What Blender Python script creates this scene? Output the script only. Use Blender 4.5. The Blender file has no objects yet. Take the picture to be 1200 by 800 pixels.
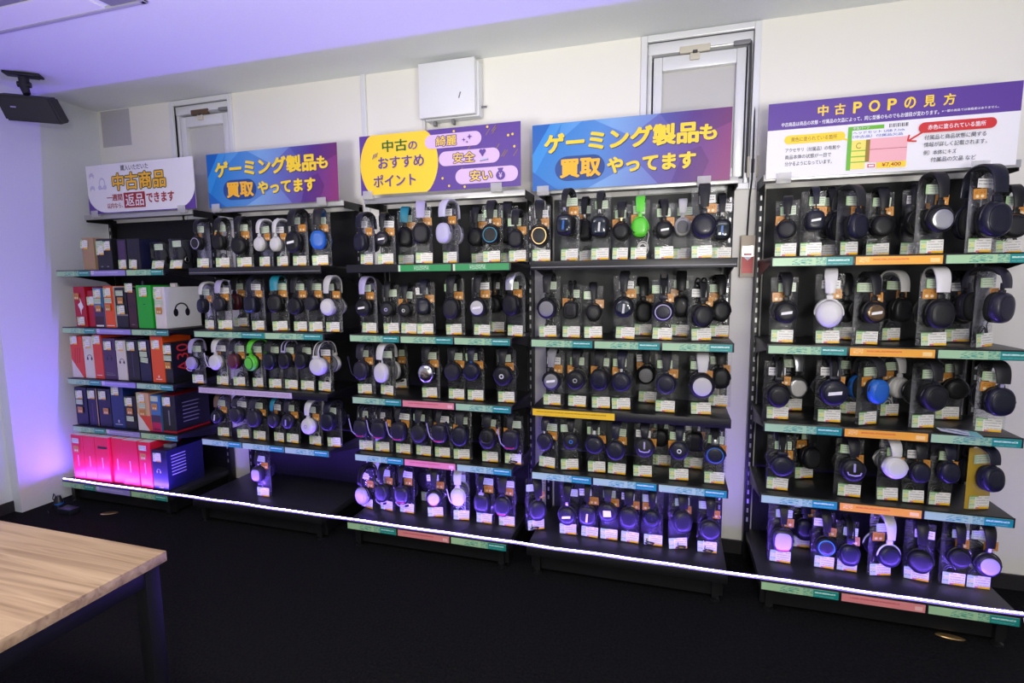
import bpy, bmesh, math, random
from mathutils import Vector, Matrix
random.seed(7)
SC = bpy.context.scene
COL = SC.collection
PI = math.pi

# ------------------------------------------------------------------ view
SC.view_settings.view_transform = 'Standard'
SC.view_settings.look = 'None'
SC.view_settings.exposure = 0.0
SC.view_settings.gamma = 1.0
SC.view_settings.use_curve_mapping = False
SC.cycles.use_denoising = True
SC.cycles.max_bounces = 10
SC.cycles.transparent_max_bounces = 24
SC.cycles.sample_clamp_indirect = 6.0
SC.cycles.caustics_reflective = False
SC.cycles.caustics_refractive = False

# ------------------------------------------------------------------ materials
def srgb(r, g, b):
    f = lambda c: c / 12.92 if c <= .04045 else ((c + .055) / 1.055) ** 2.4
    return (f(r / 255), f(g / 255), f(b / 255), 1)

def newmat(name):
    m = bpy.data.materials.new(name); m.use_nodes = True
    nt = m.node_tree
    return m, nt, nt.nodes['Principled BSDF']

MAT = {}
def plain(name, rgb, rough=.5, metal=0., coat=0., spec=.5, noise=0., scale=40.):
    m, nt, b = newmat(name)
    b.inputs['Base Color'].default_value = rgb
    b.inputs['Roughness'].default_value = rough
    b.inputs['Metallic'].default_value = metal
    b.inputs['Coat Weight'].default_value = coat
    b.inputs['Specular IOR Level'].default_value = spec
    if noise > 0:
        tc = nt.nodes.new('ShaderNodeTexCoord'); n = nt.nodes.new('ShaderNodeTexNoise')
        n.inputs['Scale'].default_value = scale; n.inputs['Detail'].default_value = 4
        nt.links.new(tc.outputs['Object'], n.inputs['Vector'])
        mx = nt.nodes.new('ShaderNodeMix'); mx.data_type = 'RGBA'
        mx.inputs[6].default_value = tuple(c * (1 - noise) for c in rgb[:3]) + (1,)
        mx.inputs[7].default_value = tuple(min(1, c * (1 + noise)) for c in rgb[:3]) + (1,)
        nt.links.new(n.outputs['Fac'], mx.inputs[0]); nt.links.new(mx.outputs[2], b.inputs['Base Color'])
        bp = nt.nodes.new('ShaderNodeBump'); bp.inputs['Strength'].default_value = noise; bp.inputs['Distance'].default_value = .002
        nt.links.new(n.outputs['Fac'], bp.inputs['Height']); nt.links.new(bp.outputs['Normal'], b.inputs['Normal'])
    MAT[name] = m
    return m

def math_node(nt, op, a, b=None):
    n = nt.nodes.new('ShaderNodeMath'); n.operation = op
    for i, v in enumerate((a, b)):
        if v is None: continue
        if isinstance(v, (int, float)): n.inputs[i].default_value = v
        else: nt.links.new(v, n.inputs[i])
    return n.outputs[0]

def rect_mask(nt, x, z, x0, x1, z0, z1):
    g = lambda a, b: math_node(nt, 'GREATER_THAN', a, b)
    l = lambda a, b: math_node(nt, 'LESS_THAN', a, b)
    m = lambda a, b: math_node(nt, 'MULTIPLY', a, b)
    return m(m(g(x, x0), l(x, x1)), m(g(z, z0), l(z, z1)))

def layered(name, base, layers, rough=.35):
    """a printed card: rectangles (and ruled text lines) over a base colour in the card's own 0..1 coordinates"""
    m, nt, b = newmat(name)
    b.inputs['Roughness'].default_value = rough
    tc = nt.nodes.new('ShaderNodeTexCoord'); sp = nt.nodes.new('ShaderNodeSeparateXYZ')
    nt.links.new(tc.outputs['Generated'], sp.inputs[0])
    x, z = sp.outputs['X'], sp.outputs['Z']
    cur = base
    for L in layers:
        if L[0] == 'rect': fac = rect_mask(nt, x, z, *L[1])
        elif L[0] == 'lines':
            s = math_node(nt, 'SINE', math_node(nt, 'MULTIPLY', z, L[3] * 2 * PI))
            nz = nt.nodes.new('ShaderNodeTexNoise'); nz.inputs['Scale'].default_value = L[4]
            mp = nt.nodes.new('ShaderNodeMapping'); mp.inputs['Scale'].default_value = (1, 1, .3)
            nt.links.new(tc.outputs['Generated'], mp.inputs[0]); nt.links.new(mp.outputs[0], nz.inputs['Vector'])
            fac = math_node(nt, 'MULTIPLY', rect_mask(nt, x, z, *L[1]), math_node(nt, 'GREATER_THAN', s, .35))
            fac = math_node(nt, 'MULTIPLY', fac, math_node(nt, 'GREATER_THAN', nz.outputs['Fac'], .42))
        elif L[0] == 'disc':
            cx, cz, r, asp = L[1]
            dx = math_node(nt, 'MULTIPLY', math_node(nt, 'SUBTRACT', x, cx), asp)
            dz = math_node(nt, 'SUBTRACT', z, cz)
            d2 = math_node(nt, 'ADD', math_node(nt, 'MULTIPLY', dx, dx), math_node(nt, 'MULTIPLY', dz, dz))
            fac = math_node(nt, 'LESS_THAN', d2, r * r)
        elif L[0] == 'blot':
            nz = nt.nodes.new('ShaderNodeTexNoise'); nz.inputs['Scale'].default_value = L[3]; nz.inputs['Detail'].default_value = 5
            nt.links.new(tc.outputs['Generated'], nz.inputs['Vector'])
            fac = math_node(nt, 'MULTIPLY', rect_mask(nt, x, z, *L[1]), math_node(nt, 'GREATER_THAN', nz.outputs['Fac'], .53))
        mx = nt.nodes.new('ShaderNodeMix'); mx.data_type = 'RGBA'
        if isinstance(cur, tuple): mx.inputs[6].default_value = cur
        else: nt.links.new(cur, mx.inputs[6])
        mx.inputs[7].default_value = L[2]
        nt.links.new(fac, mx.inputs[0]); cur = mx.outputs[2]
    if isinstance(cur, tuple): b.inputs['Base Color'].default_value = cur
    else: nt.links.new(cur, b.inputs['Base Color'])
    MAT[name] = m
    return m

for n, c, r, k in (
    ('black', (.010, .010, .0115, 1), .42, .04), ('charcoal', (.02, .02, .023, 1), .5, 0), ('navy', (.010, .011, .022, 1), .38, .1),
    ('plum', (.022, .020, .032, 1), .34, .12), ('lilac', (.38, .34, .55, 1), .4, 0), ('palelilac', (.5, .48, .64, 1), .35, .2),
    ('white', (.62, .61, .6, 1), .4, .1), ('palegrey', (.5, .49, .48, 1), .45, 0), ('grey', (.2, .2, .21, 1), .45, 0),
    ('green', (.10, .58, .03, 1), .4, .1), ('maroon', (.09, .012, .022, 1), .4, .2), ('teal', (.01, .2, .28, 1), .4, 0),
    ('blue', (.015, .12, .45, 1), .4, .1), ('red', (.65, .02, .05, 1), .4, 0), ('brown', (.12, .07, .04, 1), .6, 0), ('foam', (.01, .01, .011, 1), .85, 0),
    ('greyfoam', (.16, .16, .17, 1), .85, 0)):
    plain(n, c, r, coat=k, spec=.28 if max(c[:3]) < .04 else .5)
plain('silver', (.62, .62, .63, 1), .28, metal=.9)
plain('chrome', (.75, .75, .8, 1), .15, metal=1.0, noise=.5, scale=60)
plain('gold', (.75, .5, .2, 1), .3, metal=.9)
plain('bronze', (.2, .13, .07, 1), .25, metal=.8)
plain('glass', (.012, .02, .03, 1), .08, coat=.8)
plain('tape', (.82, .81, .8, 1), .55)
plain('steel_black', (.007, .007, .008, 1), .4, noise=.08, scale=200)
plain('deck_black', (.008, .008, .009, 1), .38, noise=.05, scale=200)
plain('base_black', (.02, .02, .022, 1), .4, noise=.05, scale=200)
plain('panel_black', (.006, .006, .0065, 1), .5, spec=.3)
plain('panel_grey', (.03, .035, .035, 1), .45)
plain('channel', (.5, .5, .48, 1), .35, metal=.6)
plain('cable_black', (.012, .012, .012, 1), .5)
plain('cable_white', (.75, .75, .73, 1), .5)
plain('adapter', (.012, .014, .022, 1), .35)
plain('alu_white', (.78, .79, .8, 1), .35, metal=.15)
plain('alu_grey', (.55, .57, .62, 1), .4, metal=.25)
plain('cream_plastic', (.62, .58, .47, 1), .5)
plain('beige_box', (.55, .47, .35, 1), .55)
plain('box_white', (.8, .81, .82, 1), .4)
plain('dark_slot', (.05, .05, .05, 1), .6)
plain('speaker_black', (.012, .012, .015, 1), .55, noise=.1, scale=300)
plain('frost', (.56, .555, .53, 1), .25, coat=.3)
plain('table_steel', (.006, .006, .008, 1), .45, spec=.3)
plain('kraft', (.42, .27, .16, 1), .7, noise=.06)
for n, c in (('p_purple', srgb(92, 60, 150)), ('p_yellow', srgb(250, 212, 50)), ('p_orange', srgb(250, 185, 40)), ('p_green', srgb(20, 95, 45)), ('p_dgreen', srgb(28, 66, 36)),
             ('p_white', srgb(236, 234, 240)), ('p_pink', srgb(222, 190, 228)), ('p_red', srgb(160, 24, 34)), ('p_brightred', srgb(205, 50, 52)), ('p_navy', srgb(34, 72, 140)),
             ('p_black', srgb(30, 28, 34)), ('p_shadow', srgb(40, 45, 90)), ('p_lime', srgb(105, 185, 50)), ('p_paleyellow', srgb(240, 226, 110)), ('p_rose', srgb(238, 176, 186)),
             ('p_olive', srgb(150, 120, 40)), ('p_blue', srgb(60, 90, 180)), ('p_faint', srgb(200, 194, 222)), ('p_back', srgb(205, 200, 195)),
             ('b_red', srgb(178, 16, 40)), ('b_crimson', srgb(150, 14, 48)), ('b_orange', srgb(232, 84, 24)), ('b_coral', srgb(226, 70, 48)), ('b_green', srgb(24, 170, 40)), ('b_black', srgb(24, 24, 30)),
             ('b_navy', srgb(24, 26, 62)), ('b_blue', srgb(24, 48, 110)), ('b_maroon', srgb(62, 20, 34)), ('b_white', srgb(222, 214, 214)), ('b_purple', srgb(74, 50, 92)), ('b_magenta', srgb(190, 20, 90)),
             ('b_sky', srgb(70, 120, 180)), ('b_grey', srgb(120, 120, 125)), ('b_tan', srgb(210, 170, 130)), ('b_pinkred', srgb(230, 30, 60))):
    plain(n, c, .4)

W4 = srgb(240, 238, 232)
layered('price_card', W4, [
    ('rect', (0, .28, 0, 1), srgb(206, 224, 192)), ('lines', (.02, .28, .1, .95), srgb(160, 196, 140), 4, 9), ('rect', (.08, .23, .38, .68), srgb(222, 222, 140)),
    ('lines', (.34, .97, .22, .88), srgb(196, 194, 192), 5, 14), ('rect', (0, .45, .92, 1), srgb(120, 180, 100)),
    ('rect', (.34, .5, 0, .13), srgb(225, 120, 120)), ('rect', (.5, 1, 0, .17), srgb(245, 190, 40))])
layered('list_label', srgb(208, 220, 196), [('lines', (.04, .96, .1, .92), srgb(150, 172, 138), 4, 12), ('rect', (0, .12, 0, 1), srgb(170, 205, 150))])
layered('list_label_white', srgb(225, 224, 220), [('lines', (.04, .9, .15, .9), srgb(150, 150, 150), 3, 10)])
layered('condition_sticker', srgb(206, 142, 60), [('blot', (.1, .9, .55, .9), srgb(160, 100, 40), 9), ('disc', (.3, .28, .15, 1.2), srgb(235, 215, 180)), ('disc', (.68, .28, .15, 1.2), srgb(235, 215, 180))])
MINT, TEAL = srgb(166, 206, 160), srgb(24, 140, 132)
layered('rail_mint', MINT, [('rect', (.68, 1, 0, 1), TEAL), ('blot', (.25, .5, .1, .9), TEAL, 14), ('blot', (.55, .7, 0, 1), TEAL, 22), ('lines', (.7, .96, .2, .9), srgb(200, 230, 220), 2, 30)])
layered('rail_orange', srgb(242, 172, 60), [('lines', (.2, .62, .2, .8), srgb(225, 120, 60), 2, 34), ('blot', (.04, .16, .3, .9), srgb(255, 226, 170), 30), ('rect', (.86, .97, .2, .7), srgb(252, 214, 140))])
layered('rail_pink', srgb(226, 140, 140), [('lines', (.1, .7, .2, .8), srgb(205, 100, 110), 2, 30), ('rect', (.88, .97, .2, .7), srgb(240, 190, 185))])
layered('rail_yellow', srgb(240, 200, 40), [('lines', (.05, .9, .2, .8), srgb(190, 150, 30), 2, 44)])
layered('rail_green', srgb(50, 150, 85), [('blot', (.3, .6, .2, .9), srgb(200, 225, 200), 26), ('rect', (0, .04, 0, 1), srgb(200, 225, 190))])
layered('rail_lilac', srgb(150, 140, 205), [('lines', (.1, .8, .2, .8), srgb(190, 180, 228), 2, 30), ('rect', (0, .1, .3, 1), srgb(200, 196, 225))])
layered('rail_paper', srgb(200, 186, 196), [('blot', (.02, .98, .2, .8), srgb(160, 130, 150), 40)])

def film_material():
    m, nt, b = newmat('clear_film'); nt.nodes.remove(b)
    out = nt.nodes['Material Output']
    tr = nt.nodes.new('ShaderNodeBsdfTransparent'); tr.inputs[0].default_value = (.965, .97, .975, 1)
    gl = nt.nodes.new('ShaderNodeBsdfGlossy'); gl.inputs['Roughness'].default_value = .16
    fr = nt.nodes.new('ShaderNodeFresnel'); fr.inputs[0].default_value = 1.42
    tc = nt.nodes.new('ShaderNodeTexCoord'); n = nt.nodes.new('ShaderNodeTexNoise'); n.inputs['Scale'].default_value = 34; n.inputs['Detail'].default_value = 4
    bp = nt.nodes.new('ShaderNodeBump'); bp.inputs['Strength'].default_value = .9; bp.inputs['Distance'].default_value = .006
    nt.links.new(tc.outputs['Object'], n.inputs['Vector']); nt.links.new(n.outputs['Fac'], bp.inputs['Height'])
    nt.links.new(bp.outputs[0], gl.inputs['Normal']); nt.links.new(bp.outputs[0], fr.inputs['Normal'])
    mx = nt.nodes.new('ShaderNodeMixShader')
    nt.links.new(math_node(nt, 'ADD', math_node(nt, 'MULTIPLY', fr.outputs[0], 1.25), .008), mx.inputs[0]); nt.links.new(tr.outputs[0], mx.inputs[1]); nt.links.new(gl.outputs[0], mx.inputs[2])
    nt.links.new(mx.outputs[0], out.inputs['Surface'])
    MAT['clear_film'] = m
film_material()
def tinted_film(name, rgb, k=.55):
    m, nt, b = newmat(name)
    b.inputs['Base Color'].default_value = rgb; b.inputs['Roughness'].default_value = .2
    tr = nt.nodes.new('ShaderNodeBsdfTransparent'); mx = nt.nodes.new('ShaderNodeMixShader'); mx.inputs[0].default_value = k
    nt.links.new(tr.outputs[0], mx.inputs[1]); nt.links.new(b.outputs[0], mx.inputs[2]); nt.links.new(mx.outputs[0], nt.nodes['Material Output'].inputs['Surface'])
    MAT[name] = m
tinted_film('clip_clear', (.75, .75, .73, 1), .4)
tinted_film('yellow_film', srgb(205, 170, 60), .7)

# ------------------------------------------------------------------ mesh helpers
class MB:
    """collects shapes, then builds ONE mesh"""
    def __init__(s): s.v = []; s.f = []; s.m = []; s.mats = []
    def mi(s, mat):
        if mat not in s.mats: s.mats.append(mat)
        return s.mats.index(mat)
    def add(s, vs, fs, mat):
        b = len(s.v); k = s.mi(mat)
        s.v.extend(tuple(p) for p in vs)
        for f in fs: s.f.append(tuple(b + i for i in f)); s.m.append(k)
    def box(s, x0, x1, y0, y1, z0, z1, mat, bev=0.):
        if bev <= 0:
            vs = [(x, y, z) for z in (z0, z1) for y in (y0, y1) for x in (x0, x1)]
            s.add(vs, [(0, 2, 3, 1), (4, 5, 7, 6), (0, 1, 5, 4), (2, 6, 7, 3), (0, 4, 6, 2), (1, 3, 7, 5)], mat); return
        bm = bmesh.new(); bmesh.ops.create_cube(bm, size=1)
        for v in bm.verts:
            v.co = Vector(((x0 + x1) / 2 + v.co.x * (x1 - x0), (y0 + y1) / 2 + v.co.y * (y1 - y0), (z0 + z1) / 2 + v.co.z * (z1 - z0)))
        bmesh.ops.bevel(bm, geom=bm.edges[:], offset=bev, segments=2, profile=.5, affect='EDGES')
        s.addbm(bm, mat)
    def addbm(s, bm, mat):
        bm.verts.index_update()
        s.add([v.co[:] for v in bm.verts], [[v.index for v in f.verts] for f in bm.faces], mat); bm.free()
    def prism(s, pts, axis, a0, a1, mat):
        """polygon pts (2-D) pushed along axis; for axis y points are (x,z), x: (y,z), z: (x,y)"""
        n = len(pts)
        def P(p, a): return (p[0], a, p[1]) if axis == 'y' else ((a, p[0], p[1]) if axis == 'x' else (p[0], p[1], a))
        vs = [P(p, a0) for p in pts] + [P(p, a1) for p in pts]
        fs = [tuple(range(n)), tuple(range(2 * n - 1, n - 1, -1))] + [(i, i + n, (i + 1) % n + n, (i + 1) % n) for i in range(n)]
        s.add(vs, fs, mat)
    def rings(s, R, mat, cap0=True, cap1=True, closed=False):
        n = len(R[0]); vs = [p for r in R for p in r]; fs = []
        k = len(R)
        for a in range(k if closed else k - 1):
            b = (a + 1) % k
            for i in range(n):
                j = (i + 1) % n
                fs.append((a * n + i, a * n + j, b * n + j, b * n + i))
        if not closed:
            if cap0: fs.append(tuple(range(n - 1, -1, -1)))
            if cap1: fs.append(tuple((k - 1) * n + i for i in range(n)))
        s.add(vs, fs, mat)
    def tube(s, path, r, mat, n=8, closed=False, sect=None):
        """round (or sect: list of (side, up) offsets) section swept along a path"""
        P = [Vector(p) for p in path]; R = []; N = len(P)
        up = None
        for i, p in enumerate(P):
            if closed: t = P[(i + 1) % N] - P[i - 1]
            else: t = P[min(i + 1, N - 1)] - P[max(i - 1, 0)]
            t.normalize()
            if up is None:
                up = Vector((0, 0, 1)) if abs(t.z) < .9 else Vector((1, 0, 0))
            up = (up - t * up.dot(t)).normalized(); sd = t.cross(up)
            rr = r(i / (N - 1)) if callable(r) else r
            R.append([p + sd * (math.cos(2 * PI * k / n) * rr) + up * (math.sin(2 * PI * k / n) * rr) for k in range(n)])
        s.rings(R, mat, closed=closed)
    def mesh(s, name, smooth=True, ang=40):
        me = bpy.data.meshes.new(name); me.from_pydata(s.v, [], s.f)
        for m in s.mats: me.materials.append(MAT[m] if isinstance(m, str) else m)
        me.polygons.foreach_set('material_index', s.m)
        bm = bmesh.new(); bm.from_mesh(me); bmesh.ops.recalc_face_normals(bm, faces=bm.faces[:]); bm.to_mesh(me); bm.free()
        if smooth:
            me.polygons.foreach_set('use_smooth', [True] * len(me.polygons))
            me.set_sharp_from_angle(angle=math.radians(ang))
        me.update()
        return me

def link(name, me, parent=None, loc=(0, 0, 0), rot=(0, 0, 0), scale=(1, 1, 1), mats=None):
    o = bpy.data.objects.new(name, me); COL.objects.link(o)
    o.location = loc; o.rotation_euler = rot; o.scale = scale
    if parent: o.parent = parent
    if mats:
        for i, m in enumerate(mats):
            if m is None: continue
            o.material_slots[i].link = 'OBJECT'; o.material_slots[i].material = MAT[m]
    return o
def tag(o, label, cat, group=None):
    o['label'] = label; o['category'] = cat
    if group: o['group'] = group
    return o
def thing(name, label, cat, loc=(0, 0, 0), rz=0, group=None):
    o = bpy.data.objects.new(name, None); COL.objects.link(o); o.empty_display_size = .05
    o.location = loc; o.rotation_euler = (0, 0, rz)
    return tag(o, label, cat, group)
def struct(name, mb, parent=None, smooth=False):
    o = link(name, mb.mesh(name, smooth), parent)
    if parent is None: o['kind'] = 'structure'
    return o
ORD = ['first', 'second', 'third', 'fourth', 'fifth', 'sixth', 'seventh', 'eighth', 'ninth', 'tenth']
ROWN = {1: 'top', 2: 'second', 3: 'middle', 4: 'fourth', 5: 'bottom'}
X0 = {1: 0.0, 2: 1.086, 3: 2.143, 4: 3.137, 5: 4.164}
ZR = {1: 1.507, 2: 1.145, 3: .811, 4: .494, 5: .15}
WALL_Y, CEIL_Z, BASE_Y = .42, 2.61, -.096

# (rack, shelf, rear row, x, height of the cup centre above the shelf, yaw, shape, colour, y of the pouch, options), metres
ITEMS = [
 (2, 1, 0, 1.136, 0.14, 0, 'R', 'black', 0.07, {'ring': 'lilac', 's': 0.85}),
 (2, 1, 0, 1.285, 0.141, 10, 'O', 'black', 0.07, {'s': 0.85}),
 (2, 1, 0, 1.427, 0.117, 14, 'F', 'black', 0.07, {}),
 (2, 1, 0, 1.583, 0.123, -10, 'R', 'white', 0.07, {'band': 'white', 's': 0.84}),
 (2, 1, 0, 1.692, 0.12, -10, 'R', 'white', 0.07, {'band': 'white', 'ladder': 1, 's': 0.84}),
 (2, 1, 0, 1.81, 0.125, 0, 'O', 'black', 0.07, {'tape': 1, 's': 1.1}),
 (2, 1, 0, 1.947, 0.135, 20, 'O', 'blue', 0.07, {'band': 'black', 'pad': 'blue'}),
 (2, 2, 0, 1.147, 0.141, -12, 'O', 'navy', 0.07, {'band': 'white', 's': 0.833}),
 (2, 2, 0, 1.253, 0.15, 12, 'O', 'plum', 0.07, {'band': 'lilac', 's': 0.833}),
 (2, 2, 0, 1.496, 0.151, 0, 'S', 'navy', 0.07, {'accent': 'blue', 'band': 'navy'}),
 (2, 2, 0, 1.649, 0.157, 16, 'O', 'black', 0.07, {'band': 'teal', 'pad': 'black'}),
 (2, 2, 0, 1.794, 0.143, 0, 'R', 'black', 0.07, {}),
 (2, 2, 0, 1.896, 0.158, 0, 'R', 'black', 0.07, {'ring': 'charcoal', 's': 0.9}),
 (2, 2, 0, 2.006, 0.14, 0, 'R', 'palegrey', 0.07, {'band': 'clear', 'cap': 'white'}),
 (2, 2, 1, 1.198, 0.157, 10, 'O', 'maroon', 0.25, {'band': 'charcoal'}),
 (2, 3, 0, 1.028, 0.131, 0, 'R', 'lilac', 0.07, {'band': 'lilac', 'mic': 'white', 's': 0.85}),
 (2, 3, 0, 1.216, 0.144, 0, 'R', 'white', 0.07, {'band': 'white', 'mic': 'white', 'micu': 1}),
 (2, 3, 0, 1.343, 0.153, 0, 'O', 'maroon', 0.07, {'band': 'plum', 's': 0.9}),
 (2, 3, 0, 1.478, 0.149, -8, 'R', 'green', 0.07, {'band': 'green', 'ring': 'black'}),
 (2, 3, 0, 1.598, 0.163, 0, 'O', 'navy', 0.07, {'band': 'charcoal', 's': 0.95}),
 (2, 3, 0, 1.701, 0.172, 0, 'O', 'black', 0.07, {'band': 'lilac', 'rodband': 1, 's': 0.9}),
 (2, 3, 0, 1.81, 0.185, 0, 'O', 'black', 0.07, {'s': 0.9}),
 (2, 3, 0, 1.935, 0.149, -6, 'T', 'white', 0.07, {'band': 'white', 's': 1.15}),
 (2, 4, 0, 1.191, 0.131, 0, 'R', 'navy', 0.07, {'tapev': 'white', 'band': 'brown', 's': 0.85}),
 (2, 4, 0, 1.339, 0.153, 0, 'F', 'plum', 0.07, {'stem': 'white'}),
 (2, 4, 0, 1.467, 0.141, 0, 'O', 'plum', 0.07, {'stem': 'silver'}),
 (2, 4, 0, 1.601, 0.134, -10, 'F', 'plum', 0.07, {'band': 'teal', 'pad': 'black', 's': 0.822}),
 (2, 4, 0, 1.696, 0.137, 0, 'F', 'plum', 0.07, {'tapev': 'lilac', 's': 0.84}),
 (2, 4, 0, 1.847, 0.123, -6, 'R', 'white', 0.07, {'band': 'white', 'dot': 'lilac'}),
 (2, 4, 0, 1.97, 0.157, 0, 'O', 'navy', 0.07, {}),
 (2, 5, 0, 1.47, 0.15, 0, 'S', 'plum', 0.06, {'band': 'black', 'cap': 'lilac', 's': 0.9}),
 (3, 1, 0, 2.229, 0.115, -12, 'O', 'navy', 0.07, {'band': 'navy', 's': 0.941}),
 (3, 1, 0, 2.341, 0.127, 8, 'R', 'black', 0.07, {'tape': 1, 'cap': 'plum', 's': 0.833}),
 (3, 1, 0, 2.55, 0.146, 20, 'O', 'black', 0.07, {'band': 'lilac'}),
 (3, 1, 0, 2.703, 0.146, -14, 'O', 'palelilac', 0.07, {'band': 'palelilac', 'yoke': 'black'}),
 (3, 1, 0, 2.929, 0.129, 8, 'R', 'black', 0.07, {'ring': 'teal', 'stem': 'white'}),
 (3, 1, 0, 3.059, 0.106, 0, 'O', 'black', 0.07, {'s': 0.85}),
 (3, 1, 1, 2.369, 0.148, 16, 'O', 'black', 0.25, {'band': 'teal', 'pad': 'black'}),
 (3, 1, 1, 2.792, 0.135, 0, 'R', 'black', 0.25, {}),
 (3, 1, 1, 2.955, 0.147, 10, 'O', 'black', 0.25, {}),
 (3, 2, 0, 2.223, 0.137, 0, 'R', 'black', 0.07, {'tape': 1, 'band': 'lilac', 's': 0.98}),
 (3, 2, 0, 2.357, 0.129, 6, 'R', 'black', 0.07, {'dot': 'lilac', 's': 0.859}),
 (3, 2, 0, 2.457, 0.125, 6, 'R', 'black', 0.07, {'dot': 'silver', 's': 0.822}),
 (3, 2, 0, 2.559, 0.144, 12, 'O', 'navy', 0.07, {'band': 'navy', 's': 0.833}),
 (3, 2, 0, 2.723, 0.136, 0, 'O', 'black', 0.07, {}),
 (3, 2, 0, 2.866, 0.143, 0, 'R', 'black', 0.07, {'cap': 'palegrey', 'tape': 1}),
 (3, 2, 0, 3.045, 0.155, -14, 'O', 'black', 0.07, {'band': 'silver'}),
 (3, 2, 1, 2.885, 0.15, 0, 'R', 'black', 0.25, {}),
 (3, 3, 0, 2.194, 0.135, 0, 'O', 'plum', 0.07, {'mic': 'plum', 'micu': 1}),
 (3, 3, 0, 2.323, 0.126, -10, 'O', 'white', 0.07, {'band': 'white', 'stem': 'black'}),
 (3, 3, 0, 2.578, 0.138, 0, 'F', 'chrome', 0.07, {'band': 'black'}),
 (3, 3, 0, 2.723, 0.153, 0, 'R', 'black', 0.07, {'ring': 'plum'}),
 (3, 3, 0, 2.826, 0.157, 0, 'R', 'navy', 0.07, {'stem': 'blue'}),
 (3, 3, 0, 2.992, 0.144, 0, 'R', 'black', 0.07, {'dot': 'white', 's': 1.08}),
 (3, 3, 1, 2.293, 0.1, 10, 'O', 'black', 0.25, {'mic': 'plum'}),
 (3, 4, 0, 2.179, 0.134, 0, 'S', 'plum', 0.07, {'mic': 'lilac', 'micu': 1, 'accent': 'red', 'rodband': 1}),
 (3, 4, 0, 2.288, 0.133, 0, 'S', 'plum', 0.07, {'mic': 'lilac', 'micu': 1, 'accent': 'red', 'rodband': 1}),
 (3, 4, 0, 2.405, 0.133, 0, 'S', 'plum', 0.07, {'mic': 'lilac', 'micu': 1, 'accent': 'red', 'band': 'charcoal'}),
 (3, 4, 0, 2.525, 0.133, 0, 'F', 'charcoal', 0.07, {'mic': 'plum', 'stem': 'silver'}),
 (3, 4, 0, 2.641, 0.142, 0, 'S', 'plum', 0.07, {'mic': 'lilac', 'micu': 1, 'accent': 'red', 'band': 'charcoal'}),
 (3, 4, 0, 2.75, 0.138, 8, 'O', 'navy', 0.07, {'mic': 'plum', 'micu': 1, 'band': 'charcoal'}),
 (3, 4, 0, 2.907, 0.136, 0, 'O', 'black', 0.07, {'trident': 'plum'}),
 (3, 4, 0, 3.027, 0.138, 0, 'S', 'plum', 0.07, {'mic': 'lilac', 'micu': 1, 'accent': 'red', 'band': 'charcoal', 'cablefront': 1}),
 (3, 5, 0, 2.163, 0.086, -12, 'F', 'lilac', 0.09, {'band': 'black', 'rodband': 1}),
 (3, 5, 0, 2.288, 0.116, -10, 'O', 'plum', 0.09, {'band': 'black', 'mic': 'lilac', 's': 0.97}),
 (3, 5, 0, 2.402, 0.117, 0, 'S', 'plum', 0.09, {'mic': 'lilac', 'accent': 'red', 'band': 'charcoal'}),
 (3, 5, 0, 2.585, 0.123, 10, 'R', 'plum', 0.09, {'cap': 'palelilac', 'band': 'charcoal', 'accent': 'red', 's': 0.95}),
 (3, 5, 0, 2.721, 0.143, 10, 'O', 'white', 0.09, {'band': 'white', 'mic': 'white', 'micu': 1, 's': 0.9}),
 (3, 5, 0, 2.862, 0.128, 0, 'S', 'plum', 0.09, {'band': 'black', 'yoke': 'lilac'}),
 (3, 5, 0, 2.977, 0.124, 0, 'O', 'plum', 0.09, {'band': 'charcoal', 'accent': 'red'}),
 (3, 5, 1, 2.458, 0.152, 0, 'O', 'plum', 0.265, {'band': 'black'}),
 (4, 1, 0, 3.167, 0.118, 10, 'F', 'black', 0.07, {'ring': 'gold'}),
 (4, 1, 0, 3.308, 0.164, -12, 'S', 'black', 0.07, {'cap': 'glass', 'stem': 'lilac', 'tapev': 'blue'}),
 (4, 1, 0, 3.456, 0.15, 0, 'S', 'black', 0.07, {'cap': 'glass', 'stem': 'white', 'tapev': 'white', 's': 0.97}),
 (4, 1, 0, 3.551, 0.124, 0, 'R', 'black', 0.07, {'stem': 'gold', 's': 0.833}),
 (4, 1, 0, 3.633, 0.14, 0, 'O', 'green', 0.07, {'band': 'green', 'mic': 'black', 'micu': 1, 's': 0.84}),
 (4, 1, 0, 3.729, 0.125, 10, 'R', 'black', 0.07, {'tape': 1, 's': 0.824}),
 (4, 1, 0, 3.899, 0.133, 0, 'R', 'navy', 0.07, {'band': 'charcoal', 's': 1.1}),
 (4, 1, 1, 3.358, 0.15, 0, 'S', 'black', 0.25, {'stem': 'silver'}),
 (4, 1, 1, 3.815, 0.151, 0, 'O', 'white', 0.25, {'band': 'white', 'cap': 'grey', 's': 0.8}),
 (4, 1, 1, 3.984, 0.132, 0, 'S', 'black', 0.25, {'stem': 'white', 'tapev': 'blue', 'cap': 'glass'}),
 (4, 2, 0, 3.214, 0.14, 0, 'R', 'black', 0.07, {'cap': 'grey', 'band': 'black', 's': 1.05}),
 (4, 2, 0, 3.325, 0.133, 0, 'S', 'black', 0.07, {'rodband': 1, 'cap': 'black', 'ring': 'charcoal', 's': 0.833}),
 (4, 2, 0, 3.423, 0.122, 12, 'F', 'black', 0.07, {'s': 0.833}),
 (4, 2, 0, 3.569, 0.147, 0, 'R', 'black', 0.07, {'cap': 'glass', 'tapev': 'white'}),
 (4, 2, 0, 3.741, 0.129, 0, 'T', 'navy', 0.07, {'ring': 'lilac', 'cap': 'navy'}),
 (4, 2, 0, 3.897, 0.112, 12, 'F', 'black', 0.07, {'rodband': 1}),
 (4, 2, 1, 3.637, 0.117, 12, 'O', 'black', 0.25, {}),
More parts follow.
